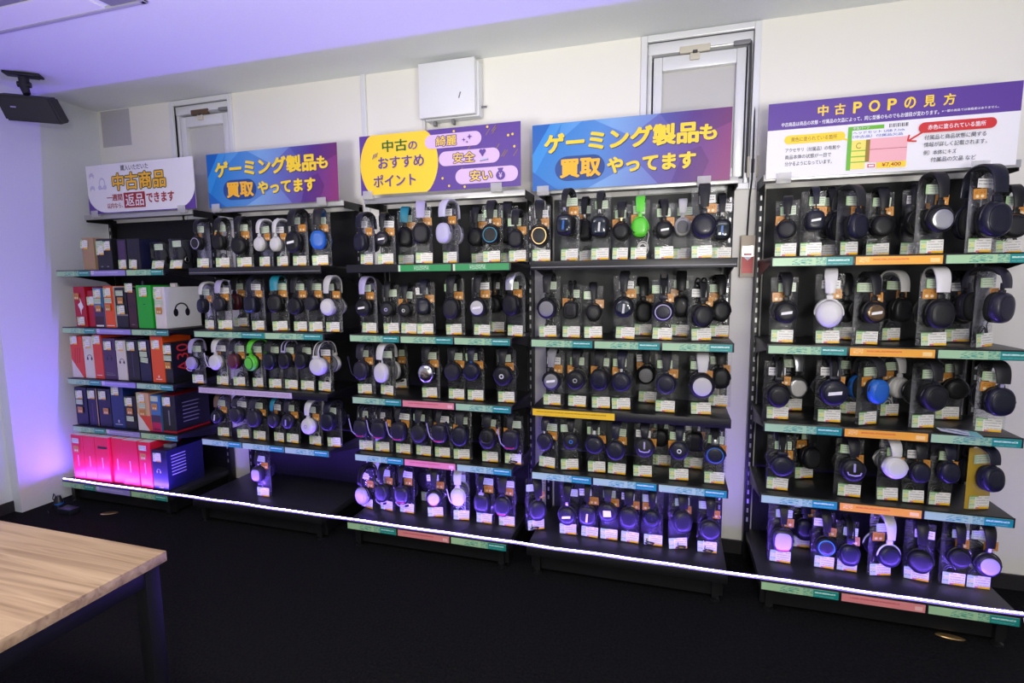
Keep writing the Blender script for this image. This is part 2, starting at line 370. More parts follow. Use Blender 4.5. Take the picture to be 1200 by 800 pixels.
 (4, 2, 1, 3.818, 0.143, 0, 'O', 'black', 0.25, {}),
 (4, 2, 1, 3.985, 0.124, 10, 'F', 'black', 0.25, {}),
 (4, 3, 0, 3.236, 0.13, 0, 'R', 'black', 0.07, {'cap': 'grey', 'band': 'grey', 'tape': 1}),
 (4, 3, 0, 3.352, 0.139, 0, 'R', 'black', 0.07, {'dot': 'silver'}),
 (4, 3, 0, 3.462, 0.145, 0, 'O', 'black', 0.07, {'cap': 'navy'}),
 (4, 3, 0, 3.563, 0.14, 0, 'R', 'navy', 0.07, {'dot': 'plum', 'stem': 'white'}),
 (4, 3, 0, 3.761, 0.14, 0, 'R', 'navy', 0.07, {'band': 'charcoal', 'ring': 'plum'}),
 (4, 3, 0, 3.913, 0.141, 0, 'R', 'black', 0.07, {'cap': 'palegrey', 'band': 'palegrey', 's': 1.2}),
 (4, 3, 1, 3.665, 0.146, 0, 'R', 'black', 0.25, {'cap': 'grey', 'band': 'charcoal'}),
 (4, 3, 1, 4.004, 0.145, 0, 'O', 'black', 0.25, {}),
 (4, 4, 0, 3.208, 0.143, -10, 'F', 'plum', 0.07, {'stem': 'white', 's': 0.886}),
 (4, 4, 0, 3.321, 0.16, 10, 'R', 'black', 0.07, {'cap': 'black', 'dot': 'blue', 's': 0.886}),
 (4, 4, 0, 3.443, 0.149, 0, 'T', 'navy', 0.07, {'stem': 'white', 's': 0.97}),
 (4, 4, 0, 3.542, 0.131, 0, 'R', 'navy', 0.07, {'s': 0.989}),
 (4, 4, 0, 3.673, 0.165, 0, 'R', 'black', 0.07, {'trident': 'lilac'}),
 (4, 4, 0, 3.825, 0.155, 0, 'R', 'navy', 0.07, {'dot': 'white', 's': 0.92}),
 (4, 4, 0, 3.976, 0.15, 0, 'T', 'navy', 0.07, {'stem': 'silver', 'ring': 'blue'}),
 (4, 4, 1, 3.74, 0.155, 0, 'R', 'black', 0.25, {}),
 (4, 4, 1, 3.897, 0.147, 0, 'S', 'black', 0.25, {}),
 (4, 5, 0, 3.136, 0.122, 26, 'O', 'plum', 0.09, {'band': 'black', 'cablefront': 1}),
 (4, 5, 0, 3.309, 0.116, 0, 'R', 'plum', 0.09, {'tape': 1, 'band': 'black', 'stem': 'silver'}),
 (4, 5, 0, 3.409, 0.129, 0, 'S', 'plum', 0.09, {'tapev': 'white', 'band': 'black'}),
 (4, 5, 0, 3.507, 0.159, 0, 'R', 'plum', 0.09, {'tapebig': 1, 'band': 'charcoal'}),
 (4, 5, 0, 3.606, 0.142, 0, 'O', 'plum', 0.09, {'band': 'black'}),
 (4, 5, 0, 3.712, 0.153, 0, 'R', 'navy', 0.09, {'band': 'black', 'trident': 'plum', 'cablefront': 1, 's': 0.9}),
 (4, 5, 0, 3.837, 0.156, 14, 'O', 'plum', 0.09, {'band': 'black', 'cablefront': 1}),
 (4, 5, 0, 3.968, 0.132, 0, 'R', 'plum', 0.09, {'band': 'black', 'cap': 'plum', 's': 1.02, 'cablefront': 1}),
 (5, 1, 0, 4.229, 0.109, -11, 'R', 'black', 0.07, {'s': 0.833}),
 (5, 1, 0, 4.323, 0.142, 0, 'S', 'navy', 0.07, {'tape': 1, 'rim': 'navy', 's': 0.833}),
 (5, 1, 0, 4.45, 0.113, 30, 'O', 'navy', 0.07, {'band': 'charcoal'}),
 (5, 1, 0, 4.733, 0.127, 10, 'R', 'black', 0.07, {'cap': 'silver', 's': 1.1}),
 (5, 1, 0, 4.898, 0.119, 14, 'O', 'navy', 0.07, {'s': 1.25}),
 (5, 1, 1, 4.423, 0.135, 0, 'S', 'black', 0.25, {}),
 (5, 1, 1, 4.615, 0.124, 0, 'R', 'black', 0.25, {}),
 (5, 1, 1, 4.752, 0.13, -20, 'O', 'black', 0.25, {}),
 (5, 1, 1, 5.069, 0.107, 0, 'R', 'black', 0.25, {}),
 (5, 2, 0, 4.232, 0.13, 0, 'R', 'black', 0.07, {'tape': 1}),
 (5, 2, 0, 4.402, 0.128, -12, 'F', 'white', 0.07, {'band': 'white', 's': 1.115}),
 (5, 2, 0, 4.54, 0.133, 12, 'R', 'black', 0.07, {'cap': 'bronze', 'tape': 1, 's': 0.97}),
 (5, 2, 0, 4.769, 0.129, 0, 'O', 'black', 0.07, {'band': 'white', 'pad': 'black', 's': 1.1}),
 (5, 2, 0, 4.933, 0.156, 32, 'O', 'plum', 0.07, {'s': 1.15}),
 (5, 2, 1, 4.502, 0.125, 0, 'R', 'black', 0.25, {}),
 (5, 2, 1, 4.688, 0.134, 24, 'O', 'black', 0.25, {'band': 'white'}),
 (5, 2, 1, 4.922, 0.129, 0, 'F', 'black', 0.25, {'tape': 1}),
 (5, 3, 0, 4.22, 0.111, 0, 'F', 'black', 0.07, {'rodband': 1}),
 (5, 3, 0, 4.422, 0.139, 0, 'R', 'navy', 0.07, {'tape': 1, 's': 1.2, 'rodband': 1}),
 (5, 3, 0, 4.563, 0.148, 28, 'O', 'blue', 0.07, {'band': 'charcoal'}),
 (5, 3, 0, 4.761, 0.137, 14, 'F', 'black', 0.07, {'stem': 'plum', 's': 1.1}),
 (5, 3, 0, 4.984, 0.133, 0, 'O', 'navy', 0.07, {'stem': 'lilac', 'band': 'black', 's': 1.1}),
 (5, 3, 1, 4.316, 0.117, 12, 'F', 'silver', 0.25, {'band': 'silver', 'cap': 'white'}),
 (5, 3, 1, 4.549, 0.129, 0, 'R', 'black', 0.25, {}),
 (5, 3, 1, 4.702, 0.137, 22, 'R', 'white', 0.25, {'band': 'white'}),
 (5, 3, 1, 4.923, 0.141, 0, 'R', 'black', 0.25, {}),
 (5, 4, 0, 4.246, 0.126, 0, 'T', 'navy', 0.07, {'s': 1.05}),
 (5, 4, 0, 4.512, 0.134, 0, 'R', 'black', 0.07, {'trident': 'lilac', 's': 1.05}),
 (5, 4, 0, 4.661, 0.157, 0, 'R', 'white', 0.07, {'band': 'white', 's': 0.986}),
 (5, 4, 0, 4.75, 0.143, 0, 'O', 'black', 0.07, {'cap': 'navy', 's': 0.833}),
 (5, 4, 0, 4.842, 0.153, 8, 'O', 'navy', 0.07, {'s': 0.833}),
 (5, 4, 0, 4.969, 0.142, 20, 'O', 'navy', 0.07, {'yellowbag': 1}),
 (5, 4, 1, 4.381, 0.113, 20, 'O', 'black', 0.25, {}),
 (5, 5, 0, 4.268, 0.127, 0, 'S', 'plum', 0.09, {'cap': 'lilac', 'band': 'black', 'accent': 'red', 's': 1.05}),
 (5, 5, 0, 4.437, 0.119, 0, 'R', 'black', 0.09, {'cap': 'plum', 'ring': 'teal', 's': 0.913}),
 (5, 5, 0, 4.528, 0.094, 0, 'O', 'navy', 0.09, {'rodband': 1, 's': 0.913}),
 (5, 5, 0, 4.66, 0.112, 12, 'R', 'navy', 0.09, {'band': 'white', 'yoke': 'white'}),
 (5, 5, 0, 4.795, 0.104, -13, 'F', 'black', 0.09, {}),
 (5, 5, 0, 4.915, 0.138, 0, 'R', 'black', 0.09, {'cap': 'black', 'ring': 'plum', 's': 0.876}),
 (5, 5, 0, 5.009, 0.126, 0, 'R', 'plum', 0.09, {'cap': 'lilac', 'band': 'black', 'stem': 'white', 's': 0.987}),
 (5, 5, 1, 4.393, 0.11, 0, 'O', 'navy', 0.265, {}),
]
BOX = {2: [(0.088, 0.189, 0.258), (0.192, 0.255, 0.232), (0.258, 0.342, 0.25), (0.349, 0.434, 0.261), (0.445, 0.545, 0.25), (0.549, 0.619, 0.24), (0.625, 0.747, 0.264), (0.765, 0.852, 0.253)], 3: [(0.01, 0.122, 0.272), (0.126, 0.213, 0.274), (0.213, 0.292, 0.297), (0.295, 0.409, 0.264), (0.411, 0.494, 0.252), (0.498, 0.601, 0.259), (0.605, 0.697, 0.262), (0.703, 0.806, 0.301), (0.808, 0.871, 0.248)], 4: [(0.002, 0.112, 0.25), (0.119, 0.206, 0.25), (0.213, 0.324, 0.251), (0.327, 0.438, 0.288), (0.438, 0.541, 0.215), (0.547, 0.655, 0.242), (0.661, 0.741, 0.232), (0.754, 0.864, 0.238)], 5: [(0.042, 0.149, 0.31), (0.149, 0.252, 0.313), (0.252, 0.371, 0.314), (0.378, 0.474, 0.31), (0.481, 0.616, 0.314), (0.623, 0.722, 0.309), (0.728, 0.851, 0.252)]}
LED_S = 540.0
TABLE_ROT = 0.0
LAMPS = [('ceiling_lamp', 4.4, -2.2, 12), ('ceiling_lamp', 4.4, -3.6, 14), ('ceiling_lamp', 2.1, -2.3, 36)]
FILL_POINTS = [('added_fill_point', (4.15, -2.95, 1.6), 84)]  # added fill light behind the camera, not a lamp of the shop
SPOTS = [('added_ceiling_fill', (4.7, -2.7, 1.3), (4.2, -.35, 2.75), 176), ('added_ceiling_fill', (2.5, -2.6, 1.3), (2.1, -.3, 2.75), 140)]  # added spots, out of view, that brighten the ceiling and upper wall
FRONT_FILL = 18  # power of the added fill at the front wall
# ------------------------------------------------------------------ camera
cam = bpy.data.cameras.new('camera'); cam.sensor_width = 36; cam.lens = 18.5819; cam.clip_start = .02; cam.clip_end = 60
co = bpy.data.objects.new('camera', cam); COL.objects.link(co)
RT, DN, FW = Vector((.95686, .29042, -.00837)), Vector((.02528, -.11195, -.99339)), Vector((-.28944, .95033, -.11446))
mw = Matrix((RT, -DN, -FW)).transposed().to_4x4(); mw.translation = (3.7812, -2.4176, 1.4189)
co.matrix_world = mw
SC.camera = co

# ------------------------------------------------------------------ setting
def wall_mat():
    m, nt, b = newmat('wall_paper'); b.inputs['Roughness'].default_value = .6
    tc = nt.nodes.new('ShaderNodeTexCoord'); n = nt.nodes.new('ShaderNodeTexNoise'); n.inputs['Scale'].default_value = 250; n.inputs['Detail'].default_value = 3
    nt.links.new(tc.outputs['Object'], n.inputs['Vector'])
    n2 = nt.nodes.new('ShaderNodeTexNoise'); n2.inputs['Scale'].default_value = 1.3; nt.links.new(tc.outputs['Object'], n2.inputs['Vector'])
    mx = nt.nodes.new('ShaderNodeMix'); mx.data_type = 'RGBA'
    mx.inputs[6].default_value = (.81, .79, .72, 1); mx.inputs[7].default_value = (.86, .845, .775, 1)
    nt.links.new(n2.outputs['Fac'], mx.inputs[0])
    sp = nt.nodes.new('ShaderNodeSeparateXYZ'); nt.links.new(tc.outputs['Object'], sp.inputs[0])
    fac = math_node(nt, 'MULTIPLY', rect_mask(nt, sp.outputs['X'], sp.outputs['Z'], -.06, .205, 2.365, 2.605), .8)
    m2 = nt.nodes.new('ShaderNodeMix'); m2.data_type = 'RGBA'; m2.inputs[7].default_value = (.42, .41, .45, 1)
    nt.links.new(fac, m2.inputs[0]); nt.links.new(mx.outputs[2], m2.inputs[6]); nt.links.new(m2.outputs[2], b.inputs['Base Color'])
    bp = nt.nodes.new('ShaderNodeBump'); bp.inputs['Strength'].default_value = .15; bp.inputs['Distance'].default_value = .001
    nt.links.new(n.outputs['Fac'], bp.inputs['Height']); nt.links.new(bp.outputs[0], b.inputs['Normal'])
    MAT['wall_paper'] = m
wall_mat()
plain('ceiling_board', (.82, .85, .855, 1), .8, noise=.05, scale=160)
plain('side_wall', (.70, .735, .76, 1), .6, noise=.03, scale=120)
plain('baseboard_dark', (.02, .018, .02, 1), .5)
def carpet():
    m, nt, b = newmat('carpet'); b.inputs['Roughness'].default_value = .95; b.inputs['Specular IOR Level'].default_value = .1
    tc = nt.nodes.new('ShaderNodeTexCoord'); n = nt.nodes.new('ShaderNodeTexNoise'); n.inputs['Scale'].default_value = 90; n.inputs['Detail'].default_value = 6
    nt.links.new(tc.outputs['Object'], n.inputs['Vector'])
    r = nt.nodes.new('ShaderNodeValToRGB'); r.color_ramp.elements[0].position = .35; r.color_ramp.elements[1].position = .7
    r.color_ramp.elements[0].color = (.003, .003, .0035, 1); r.color_ramp.elements[1].color = (.010, .0095, .011, 1)
    nt.links.new(n.outputs['Fac'], r.inputs[0]); nt.links.new(r.outputs[0], b.inputs['Base Color'])
    bp = nt.nodes.new('ShaderNodeBump'); bp.inputs['Strength'].default_value = .8; bp.inputs['Distance'].default_value = .006
    nt.links.new(n.outputs['Fac'], bp.inputs['Height']); nt.links.new(bp.outputs[0], b.inputs['Normal'])
    MAT['carpet'] = m
carpet()
XL, XR, YF = -.09, 7.2, -5.6
m = MB(); m.box(-1.2, XR + .2, YF - .2, .7, -.1, 0, 'carpet'); struct('floor', m)
m = MB(); m.box(-1.2, XR + .2, YF - .2, .7, CEIL_Z, CEIL_Z + .1, 'ceiling_board'); struct('ceiling', m)
# back wall with two window openings
WIN = {1: (.60, 1.05, 1.80, 2.575), 2: (3.63, 4.115, 1.876, 2.575)}
m = MB(); y0, y1 = WALL_Y, WALL_Y + .14
xs = [-.3, WIN[1][0], WIN[1][1], WIN[2][0], WIN[2][1], XR + .2]
for a, b in ((0, 1), (2, 3), (4, 5)): m.box(xs[a], xs[b], y0, y1, 0, CEIL_Z, 'wall_paper')
for k in (1, 2):
    a, b, z0, z1 = WIN[k]
    m.box(a, b, y0, y1, 0, z0, 'wall_paper'); m.box(a, b, y0, y1, z1, CEIL_Z, 'wall_paper')
struct('wall_back', m)
m = MB(); m.box(-1.2, XL, -.28, .7, 0, CEIL_Z, 'side_wall'); struct('wall_left', m)          # projecting pier beside the racks
m = MB(); m.box(-.4, XL - .075, YF, -.28, 0, CEIL_Z, 'side_wall'); struct('wall_left_recess', m)
m = MB(); m.box(XL - .075, XL - .063, YF, -.2805, 0, .07, 'baseboard_dark'); struct('baseboard_left', m)
m = MB(); m.box(XR, XR + .2, YF, .7, 0, CEIL_Z, 'side_wall'); struct('wall_right', m)
m = MB(); m.box(-1.2, XR + .2, YF - .2, YF, 0, CEIL_Z, 'side_wall'); struct('wall_front', m)
m = MB(); m.box(XL, XR, WALL_Y - .012, WALL_Y, 0, .07, 'baseboard_dark'); struct('baseboard_back', m)
# white conduit strip down the wall
m = MB(); m.box(2.016, 2.046, WALL_Y - .018, WALL_Y, .07, CEIL_Z, 'alu_white', .004); struct('trim_1', m)

def window(k, op_dark):
    a, b, z0, z1 = WIN[k]
    fm = 'alu_white'
    w = MB()
    # outer casing, proud of the wall
    c = .03
    for (xa, xb, za, zb) in ((a - c, a, z0 - c, z1 + c), (b, b + c, z0 - c, z1 + c), (a, b, z1, z1 + c), (a, b, z0 - c, z0)):
        w.box(xa, xb, WALL_Y - .016, WALL_Y + .12, za, zb, fm, .003)
    root = struct('window_%d' % k, w)
    # head rail and side jambs inside the opening, stepped back
    f = MB()
    f.box(a, b, WALL_Y + .008, WALL_Y + .1, z1 - .055, z1, fm, .003)
    f.box(a, a + .022, WALL_Y + .012, WALL_Y + .1, z0, z1 - .055, 'alu_white', .003)
    f.box(b - .022, b, WALL_Y + .012, WALL_Y + .1, z0, z1 - .055, 'alu_white', .003)
    f.box(a, b, WALL_Y + .03, WALL_Y + .1, z0, z0 + .03, fm, .003)
    link('window_frame', f.mesh('window_frame'), root)
    # opening sash
    s = MB(); t = z1 - .068; u = .042
    s.box(a + .03, a + .03 + u, WALL_Y + .014, WALL_Y + .06, z0 + .035, t, 'alu_white', .004)
    s.box(b - .03 - u, b - .03, WALL_Y + .014, WALL_Y + .06, z0 + .035, t, 'alu_white', .004)
    s.box(a + .03 + u, b - .03 - u, WALL_Y + .014, WALL_Y + .06, t - .065, t, 'alu_white', .004)
    s.box(a + .03 + u, b - .03 - u, WALL_Y + .014, WALL_Y + .06, z0 + .035, z0 + .08, 'alu_white', .004)
    s.box(a + .028, b - .028, WALL_Y + .05, WALL_Y + .07, t + .002, t + .008, 'dark_slot')
    sash = link('window_sash', s.mesh('window_sash'), root)
    p = MB(); p.box(a + .03 + u, b - .03 - u, WALL_Y + .045, WALL_Y + .052, z0 + .08, t - .065, 'frost')
    link('window_pane', p.mesh('window_pane', False), sash)
    c0 = (a + b) / 2 - .02
    o = MB(); om = 'brown' if op_dark else 'cream_plastic'
    o.box(c0 - .07, c0 + .07, WALL_Y + .0, WALL_Y + .02, t + .002, t + .034, om, .004)
    o.box(c0 - .022, c0 + .022, WALL_Y + .002, WALL_Y + .02, t - .032, t, 'cream_plastic', .003)
    o.box(c0 - .01, c0 + .012, WALL_Y - .004, WALL_Y + .01, t - .004, t + .01, 'dark_slot', .002)
    op = link('window_operator', o.mesh('window_operator'), root)
    r = MB(); r.tube([(c0 + .07, WALL_Y + .008, t + .018), (b - .05, WALL_Y + .008, t + .018), (b - .02, WALL_Y + .008, t + .012)], .005, 'channel')
    r.box(b - .09, b - .012, WALL_Y - .002, WALL_Y + .02, t + .008, t + .03, 'grey', .006)
    if not op_dark:
        r.tube([(b - .014, WALL_Y + .004, t + .02), (b - .012, WALL_Y + .0, t - .12), (b - .012, WALL_Y + .004, z0 + .05)], .006, 'dark_slot')
    link('operator_rod', r.mesh('operator_rod'), op)
window(1, True); window(2, False)
# ------------------------------------------------------------------ racks
RW = .90
RAILS = {(1, 1): ['mint', 'lilac', 'mint'], (1, 2): ['mint', 'lilac', 'mint'], (1, 3): ['mint', 'lilac', 'mint'], (1, 4): ['mint', 'lilac', 'mint'], (1, 5): ['mint', 'lilac', 'mint'],
         (2, 1): [], (2, 2): ['mint', 'mint'], (2, 3): ['paper'], (2, 4): ['mint', 'mint', 'mint'], (2, 5): [],
         (3, 1): ['', 'green', 'green'], (3, 2): ['mint', 'mint', 'mint'], (3, 3): ['mint', 'pink', 'mint'], (3, 4): ['mint', 'pink', 'mint'], (3, 5): ['mint', 'pink', 'mint'],
         (4, 1): [], (4, 2): ['mint', 'mint', 'mint'], (4, 3): ['yellow'], (4, 4): ['mint', 'mint', 'mint'], (4, 5): [],
         (5, 1): ['mint', 'orange', 'mint'], (5, 2): ['mint', 'orange', 'mint'], (5, 3): ['mint', 'orange', 'mint'], (5, 4): ['mint', 'orange', 'mint'], (5, 5): ['mint', 'pink', 'mint']}
RLAB = {1: 'black display rack of boxed headsets standing beside the side wall', 2: 'black display rack under smaller blue sign, bottom shelf nearly empty',
        3: 'black display rack of headsets under the yellow-circle sign', 4: 'black display rack of headsets under the larger blue sign',
        5: 'black display rack under purple and white instruction sign, orange middle price rails'}
def rail(w, style):
    mb = MB(); mb.box(0, w, -.003, 0, 0, .032, 'rail_' + style); return mb.mesh('price_rail', False)
RAILM = {}
def make_rack(k):
    x = X0[k]; root = thing('display_rack', RLAB[k], 'rack', (x, 0, 0), 0, 'headset display racks along the wall')
    pm = 'panel_grey' if k == 4 else 'panel_black'
    b = MB(); b.box(.03, RW - .03, .392, .402, .12, 1.84, pm); link('back_panel', b.mesh('back_panel', False), root)
    if k == 3:
        b = MB(); b.box(-.134, -.014, .385, .392, .5, 1.49, 'panel_black'); link('filler_panel', b.mesh('filler_panel', False), root)
    for s in (0, 1):
        u = MB(); xa = -.012 if s == 0 else RW - .018
        u.box(xa, xa + .03, .365, .407, .0, 1.86, 'steel_black', .002)
        for i in range(34): u.box(xa + .011, xa + .019, .3635, .366, .2 + i * .048, .222 + i * .048, 'channel')
        link('upright', u.mesh('upright'), root)
    b = MB(); b.box(0, RW, BASE_Y + .012, .395, .112, .15, 'base_black', .002)
    b.box(0, RW, BASE_Y, BASE_Y + .012, .108, .152, 'steel_black', .002)
    b.box(.012, RW - .012, BASE_Y + .055, BASE_Y + .07, .02, .112, 'steel_black')
    for xx in (.03, RW - .06): b.box(xx, xx + .03, BASE_Y + .03, .39, .02, .112, 'steel_black')
    base = link('base', b.mesh('base'), root)
    f = MB()
    for xx in (.045, RW - .045):
        foot = MB(); foot.rings([[(xx + r * math.cos(2 * PI * i / 14), BASE_Y + .045 + r * math.sin(2 * PI * i / 14), z) for i in range(14)] for z, r in ((0, .02), (.006, .02), (.009, .008), (.03, .008))], 'steel_black')
        link('adjuster_foot', foot.mesh('adjuster_foot'), base)
    def put_rails(r, par, zt, yf):
        n = RAILS[(k, r)]
        if n == ['paper']: spec = [(.01, .66, 'paper')]
        elif n == ['yellow']: spec = [(.01, .39, 'yellow')]
        elif len(n) == 2: spec = [(.01, .50, n[0]), (.515, .375, n[1])]
        else: spec = [(.006 + i * .299, .288, s) for i, s in enumerate(n) if s]
        for xa, w, s in spec:
            key = (round(w, 3), s)
            if key not in RAILM: RAILM[key] = rail(w, s)
            link('price_rail', RAILM[key], par, (xa, yf - .0005, zt - .036))
    put_rails(5, base, .148, BASE_Y)
    for r in (1, 2, 3, 4):
        z = ZR[r]; s = MB()
        s.box(0, RW, .004, .362, z - .022, z - .002, 'deck_black', .001)
        s.box(0, RW, 0, .006, z - .04, z, 'steel_black', .0015)
        if not RAILS[(k, r)]:
            s.box(.004, RW - .004, -.003, 0, z - .03, z - .026, 'grey')
        sh = link('shelf', s.mesh('shelf'), root)
        for xx in (.004, RW - .008):
            br = MB(); br.prism([(.362, z - .022), (.362, z - .12), (.30, z - .075), (.02, z - .026), (.02, z - .022)], 'x', xx, xx + .004, 'steel_black')
            link('shelf_bracket', br.mesh('shelf_bracket', False), sh)
        put_rails(r, sh, z - .002, 0)
    t = MB()
    t.box(-.012, RW + .012, .212, .222, 1.845, 1.875, 'channel', .002)
    t.box(-.012, RW + .012, .222, .405, 1.866, 1.873, 'steel_black')
    for xx in (-.012, RW + .008): t.box(xx, xx + .004, .222, .405, 1.832, 1.866, 'steel_black')
    link('top_channel', t.mesh('top_channel'), root)
for k in range(1, 6): make_rack(k)

# ------------------------------------------------------------------ LED strip along the bases
def emit(name, rgb, s):
    m, nt, b = newmat(name)
    b.inputs['Base Color'].default_value = (.6, .6, .7, 1); b.inputs['Emission Color'].default_value = rgb; b.inputs['Emission Strength'].default_value = s
    MAT[name] = m
emit('led_purple', (.19, .088, 1.0, 1), LED_S)
led = thing('led_strip', 'glowing purple light strip running along the rack bases', 'light strip', (0, 0, 0))
h = MB(); hd = MB()
nseg = 56; xa, xb = 0.0, 5.075
def ledz(t): return .1525 + .0018 * math.sin(t * 61) * math.sin(t * 17)
P = [(xa + (xb - xa) * i / nseg, BASE_Y + .010 + .0012 * math.sin(i * 1.7), ledz(i / nseg) + .0045) for i in range(nseg + 1)]
for i in range(nseg):
    a, b = P[i], P[i + 1]
    pass
hd.rings([[(p[0], p[1] + .0075 * math.cos(w_), p[2] - .0040 + .0075 * math.sin(w_)) for w_ in [math.radians(62 + 7 * j) for j in range(9)]] for p in P], "led_purple")
h.rings([[(p[0], p[1] + dy, p[2] + dz) for dy, dz in ((-.005, -.003), (.005, -.003), (.005, .0015), (-.005, .0015))] for p in P], 'cable_white')
emit('led_halo', (.16, .05, 1.0, 1), .95)  # weak purple emission imitating the halo beside the LED core
sl = MB()
for dy, z0, z1 in ((-.0098, -.003, .0026), (.0044, -.003, .0026)): sl.rings([[(p[0], p[1] + dy + ox, p[2] + oz) for ox, oz in ((0, z0), (.0054, z0), (.0054, z1), (0, z1))] for p in P], 'led_halo')
link('halo_edge', sl.mesh('halo_edge'), led)
link('diffuser', hd.mesh('diffuser'), led); link('housing', h.mesh('housing', False), led)
w = MB(); w.tube([(5.068, BASE_Y - .003, .150), (5.072, BASE_Y - .012, .12), (5.085, BASE_Y - .018, .07), (5.098, BASE_Y - .025, .03)], .0035, 'cable_white')
link('lead_wire', w.mesh('lead_wire'), led)
# ------------------------------------------------------------------ signs
TXT = {}
def text_mesh(s, offset=0):
    offset = 0
    if s in TXT: return TXT[s]
    c = bpy.data.curves.new('t', 'FONT'); c.body = s; c.size = 1; c.offset = offset; c.resolution_u = 3
    o = bpy.data.objects.new('t', c); COL.objects.link(o); bpy.context.view_layer.update()
    me = bpy.data.meshes.new_from_object(o.evaluated_get(bpy.context.evaluated_depsgraph_get()))
    vs = [v.co.copy() for v in me.vertices]; fs = [tuple(p.vertices) for p in me.polygons]
    bpy.data.objects.remove(o); bpy.data.curves.remove(c); bpy.data.meshes.remove(me)
    TXT[s] = (vs, fs)
    return vs, fs
class Board:
    """a printed board: x 0..w, z 0..h, front at y = 0 facing -y; print lies in thin layers on it"""
    def __init__(s, w, h): s.w = w; s.h = h; s.mb = MB(); s.y = -.0006
    def next(s): s.y -= .00012
    def poly(s, pts, mat, uv=True):
        P = [((p[0] * s.w, p[1] * s.h) if uv else p) for p in pts]
        s.mb.add([(p[0], s.y, p[1]) for p in P], [tuple(range(len(P)))], mat); s.next()
    def rect(s, x0, x1, z0, z1, mat): s.poly([(x0, z0), (x1, z0), (x1, z1), (x0, z1)], mat)
    def pill(s, x0, x1, zc, hh, mat, r=1.):
        xa, xb, z, h = x0 * s.w, x1 * s.w, zc * s.h, hh * s.h; R = h / 2 * r
        pts = []
        for cx, cz, a0 in ((xb - R, z - h / 2 + R, -90), (xb - R, z + h / 2 - R, 0), (xa + R, z + h / 2 - R, 90), (xa + R, z - h / 2 + R, 180)):
            pts += [(cx + R * math.cos(math.radians(a0 + i * 15)), cz + R * math.sin(math.radians(a0 + i * 15))) for i in range(7)]
        s.poly(pts, mat, False)
    def disc(s, x, z, r, mat, n=20, sx=1.):
        s.poly([(x * s.w + sx * r * s.h * math.cos(2 * PI * i / n), z * s.h + r * s.h * math.sin(2 * PI * i / n)) for i in range(n)], mat, False)
    def bar(s, xa, za, xb, zb, t, mat):
        a, b = Vector((xa * s.w, za * s.h)), Vector((xb * s.w, zb * s.h)); d = (b - a).normalized(); nrm = Vector((-d.y, d.x)) * t * s.h / 2
        s.poly([(a + nrm)[:], (b + nrm)[:], (b - nrm)[:], (a - nrm)[:]], mat, False)
    def text(s, t, x0, x1, zc, hh, mat, bold=.03, outline=None, ob=.09, shadow=None):
        base, _ = text_mesh(t, 0)
        bx0, bx1 = min(v.x for v in base), max(v.x for v in base); bz0, bz1 = min(v.y for v in base), max(v.y for v in base)
        sx = (x1 - x0) * s.w / (bx1 - bx0); sz = hh * s.h / (bz1 - bz0)
        vs, fs = text_mesh(t)
        def put(r, m, dx=0, dz=0):
            """heavy strokes: the glyphs laid down again in a small circle"""
            n = 0 if r <= .004 else (6 if r < .03 else 10)
            for kx, kz in [(0, 0)] + [(r * math.cos(2 * PI * i / n), r * math.sin(2 * PI * i / n)) for i in range(n)]:
                s.mb.add([(x0 * s.w + (v.x - bx0 + kx) * sx + dx, s.y, zc * s.h - hh * s.h / 2 + (v.y - bz0 + kz) * sz + dz) for v in vs], fs, m); s.y -= .000004
            s.next()
        if shadow: put(bold * .8, shadow, .0035, -.0035)
        if outline: put(bold * .55 + ob, outline)
        put(bold * (.8 if shadow else .55), mat)
    def finish(s, name, label, x, y, z, tilt=0, clips=(.06, .88)):
        s.mb.box(0, s.w, 0, .004, 0, s.h, 'p_back')
        root = thing(name, label, 'sign', (x, y, z), 0, 'printed signs on top of the racks')
        root.rotation_euler = (0, tilt, 0)
        link('panel', s.mb.mesh('panel', False), root)
        for c in clips:
            q = MB(); xx = c * s.w
            q.box(xx - .03, xx + .03, -.012, -.0075, -.022, .022, 'clip_clear', .002); q.box(xx - .03, xx + .03, -.012, .011, -.024, -.003, 'clip_clear', .003)
            link('clip_holder', q.mesh('clip_holder'), root)
        return root

def ramp_mat(name, stops, slant=.25):
    m, nt, b = newmat(name); b.inputs['Roughness'].default_value = .35
    tc = nt.nodes.new('ShaderNodeTexCoord'); sp = nt.nodes.new('ShaderNodeSeparateXYZ'); nt.links.new(tc.outputs['Object'], sp.inputs[0])
    f = math_node(nt, 'ADD', math_node(nt, 'DIVIDE', sp.outputs['X'], .914), math_node(nt, 'MULTIPLY', sp.outputs['Z'], -slant))
    r = nt.nodes.new('ShaderNodeValToRGB'); e = r.color_ramp.elements
    e[0].position, e[0].color = stops[0]; e[1].position, e[1].color = stops[-1]
    for p, c in stops[1:-1]:
        q = e.new(p); q.color = c
    nt.links.new(f, r.inputs[0]); nt.links.new(r.outputs[0], b.inputs['Base Color']); MAT[name] = m
ramp_mat('blue_to_magenta', [(0, srgb(16, 122, 200)), (.3, srgb(84, 140, 208)), (.52, srgb(98, 110, 184)), (.78, srgb(100, 62, 142)), (.95, srgb(136, 54, 116))])
ramp_mat('facet_light', [(0, srgb(40, 140, 215)), (.35, srgb(125, 170, 222)), (.7, srgb(110, 110, 185)), (.95, srgb(130, 60, 125))])
ramp_mat('facet_dark', [(0, srgb(8, 96, 180)), (.4, srgb(70, 115, 195)), (.75, srgb(86, 50, 132)), (.95, srgb(112, 44, 104))])

